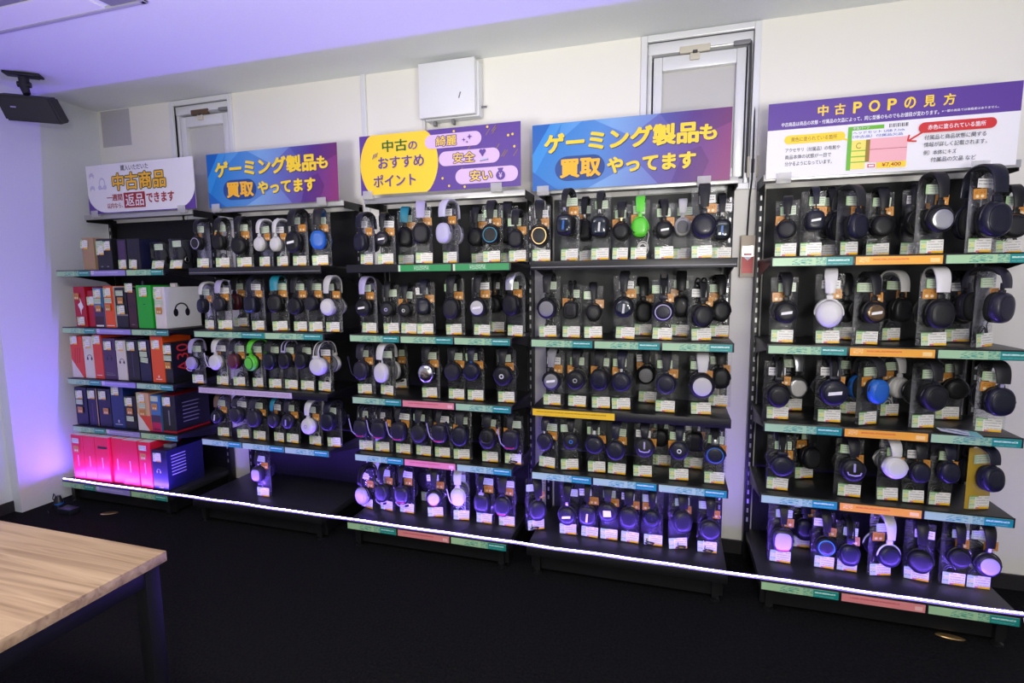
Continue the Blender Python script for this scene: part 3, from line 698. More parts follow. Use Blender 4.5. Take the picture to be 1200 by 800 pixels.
def blue_sign(label, x, y, z):
    b = Board(.914, .314)
    b.rect(0, 1, 0, 1, 'blue_to_magenta')
    for p, mt in (([(0, .55), (.10, 1), (0, 1)], 'facet_dark'), ([(.10, 1), (.0, .55), (.0, .2), (.16, 1)], 'facet_light'), ([(.16, 1), (.14, .72), (.27, 1)], 'facet_light'),
                  ([(.33, 1), (.52, .72), (.66, 1)], 'facet_light'), ([(.66, 1), (.78, .55), (1, .8), (1, 1)], 'facet_dark'), ([(0, 0), (0, .3), (.08, .12), (.14, 0)], 'facet_dark'),
                  ([(.72, 0), (.78, .42), (.86, .5), (.9, .28), (.86, 0)], 'facet_dark'), ([(.3, 0), (.55, .35), (.66, 0)], 'facet_light')):
        b.poly(p, mt)
    b.text('ゲーミング製品', .07, .845, .70, .28, 'p_yellow', .055, shadow='p_shadow')
    b.text('も', .855, .93, .685, .20, 'p_yellow', .055, shadow='p_shadow')
    b.pill(.125, .39, .31, .37, 'p_navy')
    b.text('買取', .155, .365, .31, .26, 'p_orange', .05, shadow='p_shadow')
    b.text('やってます', .405, .835, .315, .22, 'p_yellow', .055, shadow='p_shadow')
    return b.finish('hanging_sign', label, x, y, z)
SY = .2
blue_sign('smaller blue-to-magenta sign with yellow lettering, between white and yellow-circle signs', 1.066, SY, 1.872)
blue_sign('larger blue-to-magenta sign with yellow lettering, next to instruction sign', 3.098, SY, 1.86)

b = Board(.90, .31)                                                   # white return-policy sign
b.rect(0, 1, 0, 1, 'p_purple')
pts = [(0, 1), (0, .42)] + [(.0 + .18 * (1 - math.cos(t * PI / 2 / 8)), .42 - .40 * math.sin(t * PI / 2 / 8)) for t in range(1, 9)]
pts += [(.82 + .18 * math.sin(t * PI / 2 / 8), .02 + .42 * (1 - math.cos(t * PI / 2 / 8))) for t in range(0, 9)] + [(1, 1)]
b.poly(pts, 'p_white')
for cz in (.78, .52):
    b.disc(.05, cz, .07, 'p_faint'); b.disc(.05, cz - .05, .05, 'p_white')
b.disc(.15, .62, .12, 'p_faint', sx=.75); b.disc(.15, .62, .085, 'p_white', sx=.75); b.disc(.125, .54, .05, 'p_faint'); b.disc(.175, .54, .05, 'p_faint')
b.text('購入いただいた', .34, .60, .90, .115, 'p_black', .012)
b.text('中古商品', .255, .745, .63, .33, 'p_orange', .05, outline='p_dgreen', ob=.05)
b.text('一週間', .185, .335, .315, .13, 'p_red', .035); b.text('以内なら、', .185, .335, .155, .11, 'p_red', .025)
b.rect(.35, .55, .09, .40, 'p_red'); b.text('返品', .365, .535, .245, .245, 'p_white', .02)
b.text('できます', .565, .815, .27, .19, 'p_red', .05)
b.finish('hanging_sign', 'white return-policy sign with purple corners above boxed headsets', .062, SY, 1.877)

b = Board(.914, .312)                                                 # purple sign with a yellow circle
b.rect(0, 1, 0, 1, 'p_purple')
pts = []
cx, r = .255, .232
for i in range(49):
    a = 2 * PI * i / 48; px, pz = cx + r / .914 * math.cos(a), .5 + r / .312 * math.sin(a)
    pts.append((px, min(1, max(0, pz))))
b.poly(pts[:-1], 'p_yellow')
rs = random.Random(3)
for i in range(16):
    xx, zz = rs.uniform(.52, .96), rs.uniform(.05, .95); b.bar(xx, zz, xx + .025, zz + .10, .012, 'p_olive')
for xx, zz in ((.61, .94), (.81, .96), (.93, .80), (.955, .81), (.965, .62), (.535, .2), (.575, .07), (.67, .04)): b.disc(xx, zz, .02, 'p_yellow', 10)
b.pill(.43, .775, .80, .225, 'p_pink'); b.pill(.515, .88, .51, .235, 'p_pink'); b.pill(.615, .985, .205, .245, 'p_pink')
b.text('中古', .155, .315, .80, .19, 'p_green', .03); b.text('の', .325, .38, .775, .13, 'p_purple', .03)
b.text('おすすめ', .125, .42, .525, .19, 'p_purple', .035); b.text('ポイント', .09, .365, .225, .20, 'p_purple', .035)
for i in range(3): b.bar(.088 + i * .012, .60 + i * .015, .098 + i * .012, .68 + i * .012, .012, 'p_purple')
b.text('綺麗', .50, .625, .80, .16, 'p_yellow', .02, outline='p_purple', ob=.075)
b.text('安全', .605, .735, .51, .165, 'p_yellow', .02, outline='p_purple', ob=.075)
b.text('安い', .705, .835, .205, .165, 'p_yellow', .03, outline='p_purple', ob=.08)
for xx, zz, q in ((.705, .83, .05), (.67, .79, .035), (.69, .75, .025)):
    b.poly([(xx - q * .35, zz), (xx, zz + q * .3), (xx + q * .35, zz), (xx, zz - q * .3)], 'p_purple'); b.poly([(xx - q * .1, zz), (xx, zz + q), (xx + q * .1, zz), (xx, zz - q)], 'p_purple')
b.disc(.772, .585, .032, 'p_purple'); b.disc(.79, .585, .032, 'p_purple'); b.poly([(.763, .575), (.799, .575), (.781, .50)], 'p_purple')
b.pill(.765, .815, .455, .05, 'p_faint'); b.bar(.765, .43, .815, .45, .012, 'p_purple')
b.disc(.885, .185, .075, 'p_purple', sx=1.05); b.poly([(.875, .25), (.895, .25), (.902, .30), (.868, .30)], 'p_purple'); b.text('¥', .876, .894, .185, .08, 'p_pink', .03)
b.finish('hanging_sign', 'purple sign with big yellow circle and three pink pills', 2.124, SY, 1.89, clips=(.05, .86))

b = Board(.894, .315)                                                 # white instruction sign
b.rect(0, 1, 0, 1, 'p_white'); b.rect(0, 1, .645, 1, 'p_purple')
for i, (ch, xx) in enumerate(zip('中古POPの見方', (.215, .285, .362, .425, .50, .565, .64, .715))):
    b.text(ch, xx, xx + (.042 if i not in (2, 4) else .032), .855, .135, 'p_yellow', .05)
b.text('中古商品は商品の状態・付属品の欠品によって、同じ型番のものでもお値段が変わります。', .06, .70, .71, .055, 'p_white', .03)
b.text('※一部の商品では価格差はありません。', .71, .92, .715, .03, 'p_white', .02)
b.pill(.075, .335, .505, .115, 'p_yellow'); b.text('黄色に塗られている箇所', .105, .30, .505, .058, 'p_olive', .02)
b.bar(.325, .47, .385, .40, .022, 'p_yellow'); b.poly([(.392, .39), (.365, .40), (.385, .46)], 'p_yellow')
for t, xa, xb, zc in (('アクセサリ（付属品）の有無や', .082, .315, .365), ('商品本体の状態が一目で', .082, .28, .275), ('分かるようになっています。', .082, .285, .185)): b.text(t, xa, xb, zc, .058, 'p_black', .006)
b.rect(.345, .60, .05, .61, 'p_lime'); b.rect(.362, .60, .04, .56, 'p_white'); b.rect(.49, .60, .555, .62, 'p_white')
for i in range(14): b.rect(.51 + i * .0055, .51 + i * .0055 + (.002 if i % 3 else .0035), .565, .612, 'p_black')
b.text('中古パーツ', .365, .43, .585, .035, 'p_white', .02)
b.text('ヘッドセット USB 7.1ch', .365, .57, .525, .035, 'p_blue', .01); b.text('（中古品）付属品欠品', .365, .565, .475, .035, 'p_blue', .01)
b.rect(.362, .42, .06, .43, 'p_paleyellow'); b.text('C', .38, .40, .36, .075, 'p_olive', .0)
for zz in (.295, .22, .15): b.bar(.362, zz, .42, zz, .012, 'p_lime')
b.rect(.42, .437, .145, .43, 'p_olive'); b.rect(.437, .585, .135, .44, 'p_rose'); b.bar(.437, .30, .585, .30, .006, 'p_red')
b.rect(.432, .462, .07, .115, 'p_brightred'); b.rect(.436, .458, .08, .105, 'p_white'); b.rect(.468, .585, .055, .13, 'p_yellow'); b.text('¥7,400', .49, .565, .093, .055, 'p_red', .03)
b.bar(.64, .47, .59, .38, .022, 'p_brightred'); b.bar(.585, .375, .62, .365, .02, 'p_brightred'); b.bar(.585, .375, .59, .45, .02, 'p_brightred')
b.pill(.625, .915, .525, .13, 'p_brightred'); b.text('赤色に塗られている箇所', .66, .875, .525, .06, 'p_white', .025)
for t, xa, xb, zc in (('付属品と商品状態に関する', .65, .88, .40), ('情報が詳しく記載されます。', .65, .885, .31), ('例）本体にキズ', .65, .775, .21), ('付属品の欠品 など', .68, .85, .12)): b.text(t, xa, xb, zc, .06, 'p_black', .006)
b.finish('hanging_sign', 'white instruction sign with purple header band, yellow and red pills', 4.158, SY, 1.853, clips=(.08, .87))
# ------------------------------------------------------------------ headsets: shared meshes
def sup(w, h, n, k=28, y=0., zo=0.):
    out = []
    for i in range(k):
        a = 2 * PI * i / k; c, s = math.cos(a), math.sin(a)
        out.append((w / 2 * math.copysign(abs(c) ** (2 / n), c), y, zo + h / 2 * math.copysign(abs(s) ** (2 / n), s)))
    return out
SHAPE = {'R': (.088, .092, 2.0), 'O': (.084, .102, 2.4), 'S': (.083, .099, 3.2), 'T': (.090, .086, 2.0), 'F': (.088, .097, 2.3)}
def outline(t, f, y):
    w, h, n = SHAPE[t]
    p = sup(w * f, h * f, n, 28, y)
    if t == 'F':   # pointed towards the bottom, flat-sided
        q = []
        for (x, yy, z) in p:
            u = z / (h * f / 2); q.append((x * (1 - .20 * max(0, -u) ** 1.5) * (1.0 if u < 0 else 1 - .06 * u), yy, z * (1.04 if u < 0 else .98)))
        p = q
    return p
def cup_mesh(t):
    m = MB()
    prof = [(.012, .90), (.011, .99), (.004, 1.0), (-.006, .99), (-.013, .93), (-.0175, .84), (-.019, .76), (-.0178, .745)]
    m.rings([outline(t, f, y) for y, f in prof], 'black')
    w, h, n = SHAPE[t]
    for sx in (-1, 1): # pivots
        c = [(sx * (w / 2 - .001), .002 + .006 * math.cos(a), .006 * math.sin(a)) for a in [2 * PI * i / 12 for i in range(12)]]
        m.rings([c, [(p[0] + sx * .004, p[1], p[2]) for p in c]], 'black')
    return m.mesh('ear_cup')
def plate_mesh(t):
    m = MB()
    m.rings([outline(t, f, y) for y, f in ((-.0175, .74), (-.0198, .735), (-.0215, .66), (-.0224, .45), (-.0226, .15))], 'black')
    return m.mesh('cup_plate')
def ring_mesh(t):
    m = MB()
    m.rings([outline(t, f, y) for y, f in ((-.0185, .80), (-.0205, .79), (-.0205, .70), (-.0185, .69))], 'silver', closed=True)
    return m.mesh('accent_ring')
def accent_mesh(t):
    m = MB(); R = []
    rr = [outline(t, f, y) for y, f in ((-.0185, .80), (-.0205, .79), (-.0205, .72), (-.0185, .70))]
    for i in range(18, 25): R.append([rr[k][i] for k in range(4)])
    m.rings(R, 'red'); return m.mesh('accent')
def cushion_mesh(t):
    m = MB()
    m.rings([outline(t, f, y) for y, f in ((.0125, .93), (.016, .985), (.023, .985), (.029, .93), (.0315, .82), (.030, .68), (.026, .60), (.0125, .58))], 'foam', closed=True)
    return m.mesh('ear_cushion')
def yoke_mesh(t):
    m = MB(); w, h, n = SHAPE[t]
    if t == 'S':   # single post rising from the middle of the cup
        m.tube([(0, -.008, h / 2 - .012), (0, -.009, h / 2 + .006), (0, -.004, h / 2 + .02), (0, 0, h / 2 + .05)], .0032, 'black', 8)
        m.box(-.014, .014, -.012, .004, h / 2 - .006, h / 2 + .008, 'black', .003)
    else:          # fork round the upper half of the cup
        rx, rz = w / 2 + .001, h / 2 + .005
        P = [(rx * math.cos(a), .002, rz * math.sin(a)) for a in [PI * i / 18 for i in range(19)]]
        m.tube(P, .0033, 'black', 6)
        m.box(-.011, .011, -.004, .008, h / 2 + .002, h / 2 + .022, 'black', .003)
        m.box(-.007, .007, -.001, .006, h / 2 + .018, h / 2 + .05, 'black', .002)
    return m.mesh('yoke')
H0 = .165          # nominal height of the arch over the cup centres
def arch(A, z0, H, n=22, pw=.8):
    out = []
    for i in range(n + 1):
        a = PI * i / n; c, s = math.cos(a), max(0., math.sin(a))
        out.append((-A * math.copysign(abs(c) ** .8, c), z0 + (H - z0) * s ** pw))
    return out
def ribbon(m, path, wfun, th, mat, x=0.):
    """flat strap swept along (y,z) path; width in x"""
    R = []
    N = len(path)
    for i, (y, z) in enumerate(path):
        a, b = path[max(0, i - 1)], path[min(N - 1, i + 1)]
        t = Vector((b[0] - a[0], b[1] - a[1])).normalized(); nrm = Vector((-t.y, t.x))
        w = wfun(i / (N - 1)) / 2; h = th(i / (N - 1)) / 2 if callable(th) else th / 2
        sec = ((-w, -h * .4), (-w, h * .4), (-w * .85, h), (w * .85, h), (w, h * .4), (w, -h * .4), (w * .85, -h), (-w * .85, -h))
        R.append([(x + sx, y + nrm.x * sn, z + nrm.y * sn) for sx, sn in sec])
    m.rings(R, mat)
BW = {'R': .042, 'O': .047, 'S': .032, 'T': .034, 'F': .042}
def band_mesh(t, style):
    m = MB(); h = SHAPE[t][1] / 2
    z0 = h + .028
    if style == 'rods':
        for sx in (-1, 1): ribbon(m, arch(.062, z0 - .006, H0), lambda u: .007, .005, 'black', sx * .013)
        ribbon(m, arch(.060, z0 - .012, z0 + .008, 4), lambda u: .03, .006, 'black') if False else None
        for sy in (-1, 1): m.box(-.017, .017, sy * .061 - .005, sy * .061 + .005, z0 - .012, z0 + .006, 'black', .003)
        return m.mesh('headband')
    if style == 'twin':
        for sx in (-1, 1): m.tube([(sx * .014, y, z) for y, z in arch(.062, z0 - .006, H0, 26)], .0027, 'black', 6)
        for sy in (-1, 1): m.box(-.019, .019, sy * .061 - .006, sy * .061 + .006, z0 - .016, z0 + .004, 'black', .003)
        return m.mesh('headband')
    W = BW[t]
    wf = (lambda u: W * (.72 + .28 * min(1, 2.2 * min(u, 1 - u) * 2))) if t != 'O' else (lambda u: W * (.85 + .15 * min(1, 4 * min(u, 1 - u))))
    ribbon(m, arch(.062, z0, H0), wf, lambda u: .006 + .004 * math.sin(PI * u), 'black')
    if style == 'ladder':
        for sg in (.25, .33, .41):
            A = arch(.0665, z0, H0 + .004, 48); y, z = A[int(48 * sg)]
            m.box(-.008, .008, y - .004, y + .004, z - .005, z + .005, 'black', .001)
    return m.mesh('headband')
def pad_mesh(t, style):
    m = MB(); h = SHAPE[t][1] / 2; z0 = h + .028
    if style in ('rods', 'twin'):      # suspended strap below the rods
        A = arch(.056, z0 - .004, H0 - .017, 24, .62)
        ribbon(m, A, lambda u: .012 + .024 * min(1, 3 * min(u, 1 - u)), .005, 'foam')
    else:
        A = [(y * .9, z - .0085) for y, z in arch(.062, z0, H0)][5:-5]
        ribbon(m, A, lambda u: BW[t] * (.6 + .38 * min(1, 5 * min(u, 1 - u))), lambda u: .004 + .007 * max(0., math.sin(PI * u)) ** .5, 'foam')
    return m.mesh('headband_pad')
def mic_mesh(up):
    m = MB()
    P = [(-.012, -.014, -.024), (-.03, -.022, -.026), (-.043, -.024, -.012), (-.051, -.024, .015), (-.058, -.022, .045), (-.062, -.02, .06)] if up else \
        [(-.012, -.014, -.022), (-.028, -.022, -.034), (-.008, -.028, -.046), (.018, -.03, -.05), (.036, -.03, -.044)]
    m.tube(P, lambda u: .0026, 'black', 7)
    a, b = Vector(P[-1]), Vector(P[-2]); d = (a - b).normalized()
    m.tube([a - d * .004, a, a + d * .008, a + d * .018, a + d * .02], lambda u: (.003, .0055, .0065, .0055, .002)[round(u * 4)], 'foam', 9)
    return m.mesh('microphone')
TAPE = {}
def tape_mesh(kind):
    m = MB()
    if kind == 'tape': m.prism([(-.021, -.008), (.020, -.002), (.021, .009), (-.020, .003)], 'y', -.0238, -.0228, 'tape')
    elif kind == 'tapebig': m.prism([(-.018, -.016), (.02, -.012), (.016, .016), (-.02, .014)], 'y', -.0238, -.0228, 'tape')
    elif kind == 'tapev': m.prism([(-.006, -.024), (.004, -.024), (.007, .018), (-.002, .018)], 'y', -.0240, -.0229, 'tape')
    elif kind == 'dot': m.rings([[(r * math.cos(2 * PI * i / 14), y, r * math.sin(2 * PI * i / 14)) for i in range(14)] for y, r in ((-.0222, .011), (-.0238, .011), (-.0238, .006), (-.0222, .006))], 'silver', closed=True)
    elif kind == 'trident':
        m.box(-.004, .004, -.0245, -.0225, -.004, .03, 'lilac', .001)
        m.tube([(-.024, -.0232, -.004), (-.02, -.0232, -.014), (0, -.0232, -.018), (.02, -.0232, -.014), (.024, -.0232, -.004)], .0028, 'lilac', 6)
    return m.mesh('sticker' if kind.startswith('tape') else 'badge')
def post_mesh():
    m = MB(); m.box(-.006, .006, -.004, .001, 0, .048, 'silver', .002); return m.mesh('slider')
CACHE = {}
def get(fn, *a):
    k = (fn.__name__,) + a
    if k not in CACHE: CACHE[k] = fn(*a)
    return CACHE[k]
for t in SHAPE:
    pass

COLN = {'black': 'black', 'navy': 'navy', 'plum': 'dark purple', 'charcoal': 'charcoal', 'white': 'white', 'silver': 'silver', 'lilac': 'lilac', 'palelilac': 'pale lilac', 'green': 'bright green',
        'maroon': 'maroon', 'blue': 'blue', 'chrome': 'shiny silver', 'palegrey': 'pale grey', 'grey': 'grey', 'teal': 'teal', 'bronze': 'bronze', 'gold': 'gold', 'glass': 'glossy', 'red': 'red', 'clear': 'clear', 'brown': 'brown'}
SHN = {'R': 'round', 'O': 'oval', 'S': 'squared', 'T': 'twin-band', 'F': 'angular'}
RACKN = {2: 'smaller blue sign', 3: 'yellow-circle sign', 4: 'larger blue sign', 5: 'instruction sign'}
def describe(t, c, o):
    """at most five words"""
    b = [COLN[c]]
    if 'mic' in o: return f'{COLN[c]} headset with microphone'
    if o.get('band') in ('white', 'green', 'teal', 'lilac', 'silver', 'blue', 'palelilac') and o['band'] != c: return f"{COLN[c]} headset, {COLN[o['band']]} headband"
    if any(k in o for k in ('tape', 'tapebig', 'tapev')) and o.get('tapev') != 'blue': return f'{COLN[c]} headset, white-taped cup'
    if 'ring' in o: return f"{COLN[c]} headset, {COLN[o['ring']]} ring cup"
    if o.get('cap') in ('grey', 'silver', 'bronze', 'palegrey', 'palelilac', 'lilac', 'white') and o['cap'] != c: return f"{COLN[c]} headset, {COLN[o['cap']]} cup plate"
    return f'{COLN[c]} {SHN[t]}-cup headset' if t != 'T' else f'{COLN[c]} twin-band headset'

def bag_mesh(v, h):
    """pillow-shaped clear pouch, flat heat-sealed top and side seams; w .104, thick at the bottom"""
    m = MB(); nx, nz, w = 10, 12, .104; rs = random.Random(v * 31 + 5)
    def y(i, j, sg):
        u = i / nx * 2 - 1; t = j / nz
        th = .0105 * max(0, 1 - abs(u) ** 4) * min(1, (1 - t) * 4) * (1 - .3 * t)
        return sg * (th + .0004) + (rs.uniform(-.0012, .0012) if 0 < i < nx and 0 < j < nz else 0)
    V = []; F = []
    for sg in (-1, 1):
        b = len(V)
        for j in range(nz + 1):
            for i in range(nx + 1): V.append((-w / 2 + w * i / nx, y(i, j, sg), h * j / nz))
        for j in range(nz):
            for i in range(nx):
                q = b + j * (nx + 1) + i; F.append((q, q + 1, q + nx + 2, q + nx + 1))
    m.add(V, F, 'clear_film')
    me = m.mesh('film'); return me
def coil_mesh(v):
    m = MB(); rs = random.Random(v + 40); P = []
    n = 54; turns = 3
    for i in range(n + 1):
        a = 2 * PI * turns * i / n; r = .022 + .006 * math.sin(a * .37 + v)
        P.append((r * math.cos(a) * .9, .0035 * math.sin(a * 1.3), .05 + r * 1.15 * math.sin(a)))
    P += [(.02, .002, .085), (.026, -.002, .11), (.018, 0, .135)]
    m.tube(P, .0022, 'cable_black', 6); m.box(.011, .025, -.003, .003, .133, .156, 'cable_black', .002)
    return m.mesh('cable')
def card_mesh(name, w, h, mat):
    m = MB(); m.box(-w / 2, w / 2, -.0008, 0, 0, h, mat); return m.mesh(name, False)
CARD = card_mesh('price_card', .084, .052, 'price_card'); LIST = card_mesh('list_label', .066, .036, 'list_label'); LISTW = card_mesh('list_label', .066, .034, 'list_label_white')
STICK = card_mesh('condition_sticker', .048, .038, 'condition_sticker')
def front_cable_mesh():
    m = MB(); P = []
    for i in range(31):
        a = 2 * PI * 2 * i / 30; P.append((.02 * math.cos(a) + .004 * math.sin(3 * a), -.024 + .003 * math.sin(2 * a), .012 + .006 * math.sin(a) + .004))
    m.tube([(-.012, -.0165, .035), (-.016, -.022, .024)] + P, .0024, 'cable_black', 6); return m.mesh('cable')

ordn = {}
for it in ITEMS: ordn.setdefault(it[:3], []).append(it[3])
for (un, row, back, x, zc, yaw, t, c, by, o) in ITEMS:
    rs = random.Random(hash((un, row, back, int(x * 1000))) & 0xffff)
    k = sorted(ordn[(un, row, back)]).index(x)
    two = (un, row, 1) in ordn
    where = f"{ORD[k]} from left, {('rear row, ' if back else 'front row, ') if two else ''}{ROWN[row]} shelf, {RACKN[un]}"
    s = o.get('s', 1.0)
    zs = ZR[row] + .0005
    clear = (ZR[row - 1] - .045 - ZR[row]) if row > 1 else .36
    zc = min(zc, clear - .115)
    H = min(H0 * s, clear - zc - .008); hs = H / (H0 * s)          # vertical squeeze where the shelf above is low
    # arch top relative to cup centre; the pouch carries the headband
    style = 'rods' if o.get('rodband') else ('twin' if t == 'T' else ('ladder' if o.get('ladder') else 'plain'))
    low = (H0 - .0165 if style == 'plain' or style == 'ladder' else H0 - .021) * s * hs
    bagh = zc + low - .0015
    ry = math.radians(yaw)
    bandc = o.get('band', c if c not in ('silver', 'chrome') else 'black')
    if bandc == 'clear': bandc = 'palegrey'
    root = thing('headset', f"{describe(t, c, o)}, {where}", 'headset', (x, by, zs + zc - SHAPE[t][1] / 2 * s), ry, 'headsets on the display racks')
    zoff = SHAPE[t][1] / 2 * s
    bandm = link('headband', get(band_mesh, t, style), root, (0, 0, zoff), (0, 0, 0), (s, s, s * hs), [bandc])
    padc = o.get('pad', 'foam' if bandc not in ('white', 'palelilac', 'silver', 'palegrey') else 'greyfoam')
    link('headband_pad', get(pad_mesh, t, style), bandm, mats=[padc])
    tilt = rs.uniform(-.10, .06) + (-.22 if row >= 4 and t in ('T', 'R', 'O') else 0)
    d = max(.050 * s, .0315 * s + .018) + .045 * s * abs(tilt) * .35
    xs_ = sorted(ordn[(un, row, back)]); nb = [abs(x - xx) for xx in xs_ if xx != x]
    wsc = max(.72, min(1, (min(nb + [.2]) - .004) / .104))
    for side in (0, 1):
        sg = -1 if side == 0 else 1
        tl = tilt * .35 if side == 0 else -.02
        cup = link('ear_cup', get(cup_mesh, t), root, (0, sg * d, zoff), (tl * (1 if side == 0 else -1) * 1.0, 0, 0 if side == 0 else PI), (s, s, s), [c])
        cap = o.get('cap', c if c in ('white', 'green', 'palelilac', 'silver', 'blue', 'lilac') else ('charcoal' if (un + row + k) % 3 == 0 and c == 'black' else c))
        link('cup_plate', get(plate_mesh, t), cup, mats=[cap])
        link('ear_cushion', get(cushion_mesh, t), cup, mats=['greyfoam' if c in ('white', 'palegrey', 'palelilac') else 'foam'])
        if 'ring' in o: link('accent_ring', get(ring_mesh, t), cup, mats=[o['ring'] if o['ring'] in MAT else 'silver'])
        elif 'accent' in o: link('accent', get(accent_mesh, t), cup, mats=[o['accent']])
        if side == 0:
            for kd in ('tape', 'tapebig', 'tapev', 'dot', 'trident'):
                if kd in o:
                    mt = o[kd] if isinstance(o[kd], str) else 'tape'
                    link('sticker' if kd.startswith('tape') else 'badge', get(tape_mesh, kd), cup, mats=[mt])
        yk = link('yoke', get(yoke_mesh, t), root, (0, sg * d, zoff), (0, 0, 0 if side == 0 else PI), (s, s, s * min(1, hs * 1.0)), [o.get('yoke', c if c in ('green', 'palelilac', 'white', 'plum', 'navy') else 'black')])
        if 'stem' in o and side == 0:
            link('slider', get(post_mesh), yk, (0, -.0035, SHAPE[t][1] / 2 + .010), mats=[o['stem']])
    if 'mic' in o:
        link('microphone', get(mic_mesh, bool(o.get('micu'))), root, (0, -d, zoff), (0, 0, 0), (s, s, s), [o['mic'], 'foam'])
    # ---- the clear pouch the headset straddles
    bag = thing('clear_bag', f"{'yellow-tinted' if 'yellowbag' in o else 'clear'} bag with price card, {where}", 'bag', (x, by, zs), ry, 'clear bags under the headsets')
    v = (un * 7 + row * 3 + k) % 4
    fm = bag_mesh(v, 1.0) if ('film', v) not in CACHE else CACHE[('film', v)]
    CACHE[('film', v)] = fm
    link('film', fm, bag, (0, 0, 0), (0, 0, 0), (wsc, 1, bagh), ['yellow_film'] if 'yellowbag' in o else None)
    white = rs.random() < .35
    if rs.random() < .7: link('cable', get(coil_mesh, v), bag, (rs.uniform(-.012, .012), 0, 0), mats=['cable_white' if (c == 'white' or c == 'green') else 'cable_black'])
    if o.get('cablefront'): link('cable', get(front_cable_mesh), bag, (rs.uniform(-.01, .02), 0, 0))
    lx = rs.uniform(-.018, .018)
    lz = bagh - .030
    link('list_label', LISTW if rs.random() < .25 else LIST, bag, (lx * wsc, -.0128, lz - .030), (0, rs.uniform(-.05, .05), 0), (wsc, 1, 1))
    if rs.random() < .88: link('condition_sticker', STICK, bag, (rs.choice((-.022, .020, .026, .028)) * wsc, -.0136, lz - .071), (0, rs.uniform(-.06, .06), 0))
    link('price_card', CARD, bag, (rs.uniform(-.008, .008), -.0128, .004), (-.02, rs.uniform(-.05, .05), 0), (min(1, wsc * 1.08), 1, 1))
# ------------------------------------------------------------------ boxed headsets in the corner rack
TAG = card_mesh('price_tag', .062, .055, 'price_card'); TAGY = card_mesh('condition_sticker', .045, .04, 'condition_sticker'); TAGL = card_mesh('list_label', .06, .032, 'list_label')
class Pack:
    def __init__(s, w, d, h, mat, side=None, top=None):
        s.w, s.d, s.h = w, d, h; s.mb = MB(); s.parts = []
        s.mb.box(0, w, 0, d, 0, h, mat, .0015)
        if side: s.mb.box(w, w + .0006, .003, d - .003, .003, h - .003, side)
        if top: s.mb.box(.003, w - .003, .003, d - .003, h, h + .0006, top)
        s.y = -.0004
    def front(s, x0, x1, z0, z1, mat):
        s.poly([(x0, z0), (x1, z0), (x1, z1), (x0, z1)], mat)
    def poly(s, pts, mat):
        s.mb.add([(p[0] * s.w, s.y, p[1] * s.h) for p in pts], [tuple(range(len(pts)))], mat); s.y -= .0002
    def headphone(s, cx, cz, r, mat, face='front'):
        """printed picture of a headset"""
        n = 18
        A = [(cx + r * math.cos(PI * i / n), cz + r * .9 * math.sin(PI * i / n)) for i in range(n + 1)]; B = [(cx + r * .8 * math.cos(PI * i / n), cz + r * .72 * math.sin(PI * i / n)) for i in range(n + 1)]
        shapes = [A + B[::-1]]
        for sx in (-1, 1): shapes.append([(cx + sx * r * .82 + r * .34 * math.cos(2 * PI * i / 14), cz - r * .3 + r * .5 * math.sin(2 * PI * i / 14)) for i in range(14)])
        for S in shapes:
            if face == 'front': s.mb.add([(p[0], s.y, p[1]) for p in S], [tuple(range(len(S)))], mat)
            else: s.mb.add([(s.w + .0009, p[0], p[1]) for p in S], [tuple(range(len(S)))], mat)
            s.y -= .0001
    def words(s, x0, x1, z0, z1, mat, t, vert=False, side=False, bold=.02):
        vs, fs = text_mesh(t, bold)
        bx0, bx1 = min(v.x for v in vs), max(v.x for v in vs); bz0, bz1 = min(v.y for v in vs), max(v.y for v in vs)
        P = []
        for v in vs:
            u, w = (v.x - bx0) / (bx1 - bx0), (v.y - bz0) / (bz1 - bz0)
            if vert: u, w = 1 - w, u
            a, b = x0 + (x1 - x0) * u, z0 + (z1 - z0) * w
            P.append((s.w + .001, a * s.d, b * s.h) if side else (a * s.w, s.y, b * s.h))
        s.mb.add(P, fs, mat); s.y -= .0002
    def tagm(s, me, x, z, rot=0): s.parts.append((me, x, z, rot))
    def done(s, label, x, y, z, group):
        root = thing('headset_box', label, 'box', (x, y, z), 0, group)
        link('carton', s.mb.mesh('carton', False), root)
        for i, (me, px, pz, rt) in enumerate(s.parts): link(me.name.split('.')[0], me, root, (px * s.w, -.004 - .001 * i, pz * s.h), (0, rt, 0))
        return root
BY = .03
G2, G3, G4, G5 = ('boxed headsets on the %s shelf' % n for n in ('second', 'middle', 'fourth', 'bottom'))
z = ZR[2] + .0005
def bx(r, i): return BOX[r][i]
def P(r, i, mat, d=.2, **k):
    a, b, h = BOX[r][i]; return Pack(b - a - .003, d, min(h, {2: .30, 3: .288, 4: .27, 5: .295}[r]), mat, **k), a
p, x = P(2, 0, 'b_red'); p.poly([(.3, .55), (.55, .62), (.5, .75), (.8, .5), (.6, .42), (.55, .3), (.45, .45)], 'p_white'); p.tagm(TAG, .5, .04); p.tagm(TAGY, .3, .68); p.done('red headset box with white emblem, second shelf beside the side wall', x, BY, z, G2)
p, x = P(2, 1, 'b_red'); p.tagm(TAG, .5, .60); p.done('narrow red headset box, right beside the red box with white emblem', x, BY + .01, z, G2)
p, x = P(2, 2, 'b_sky'); p.front(0, 1, 0, .28, 'b_maroon'); p.front(0, 1, .28, .5, 'b_purple'); p.front(.1, .9, .02, .06, 'p_white'); p.tagm(TAG, .5, .74); p.tagm(TAGL, .5, .60); p.tagm(TAGY, .55, .40); p.done('blue-to-maroon headset box covered in labels, second shelf of corner rack', x, BY, z, G2)
p, x = P(2, 3, 'b_orange', side='b_white'); p.front(.1, .9, .04, .055, 'p_white'); p.tagm(TAG, .45, .74); p.tagm(TAGL, .5, .59); p.tagm(TAGY, .45, .40); p.done('orange headset box with white side, second shelf of corner rack', x, BY, z, G2)
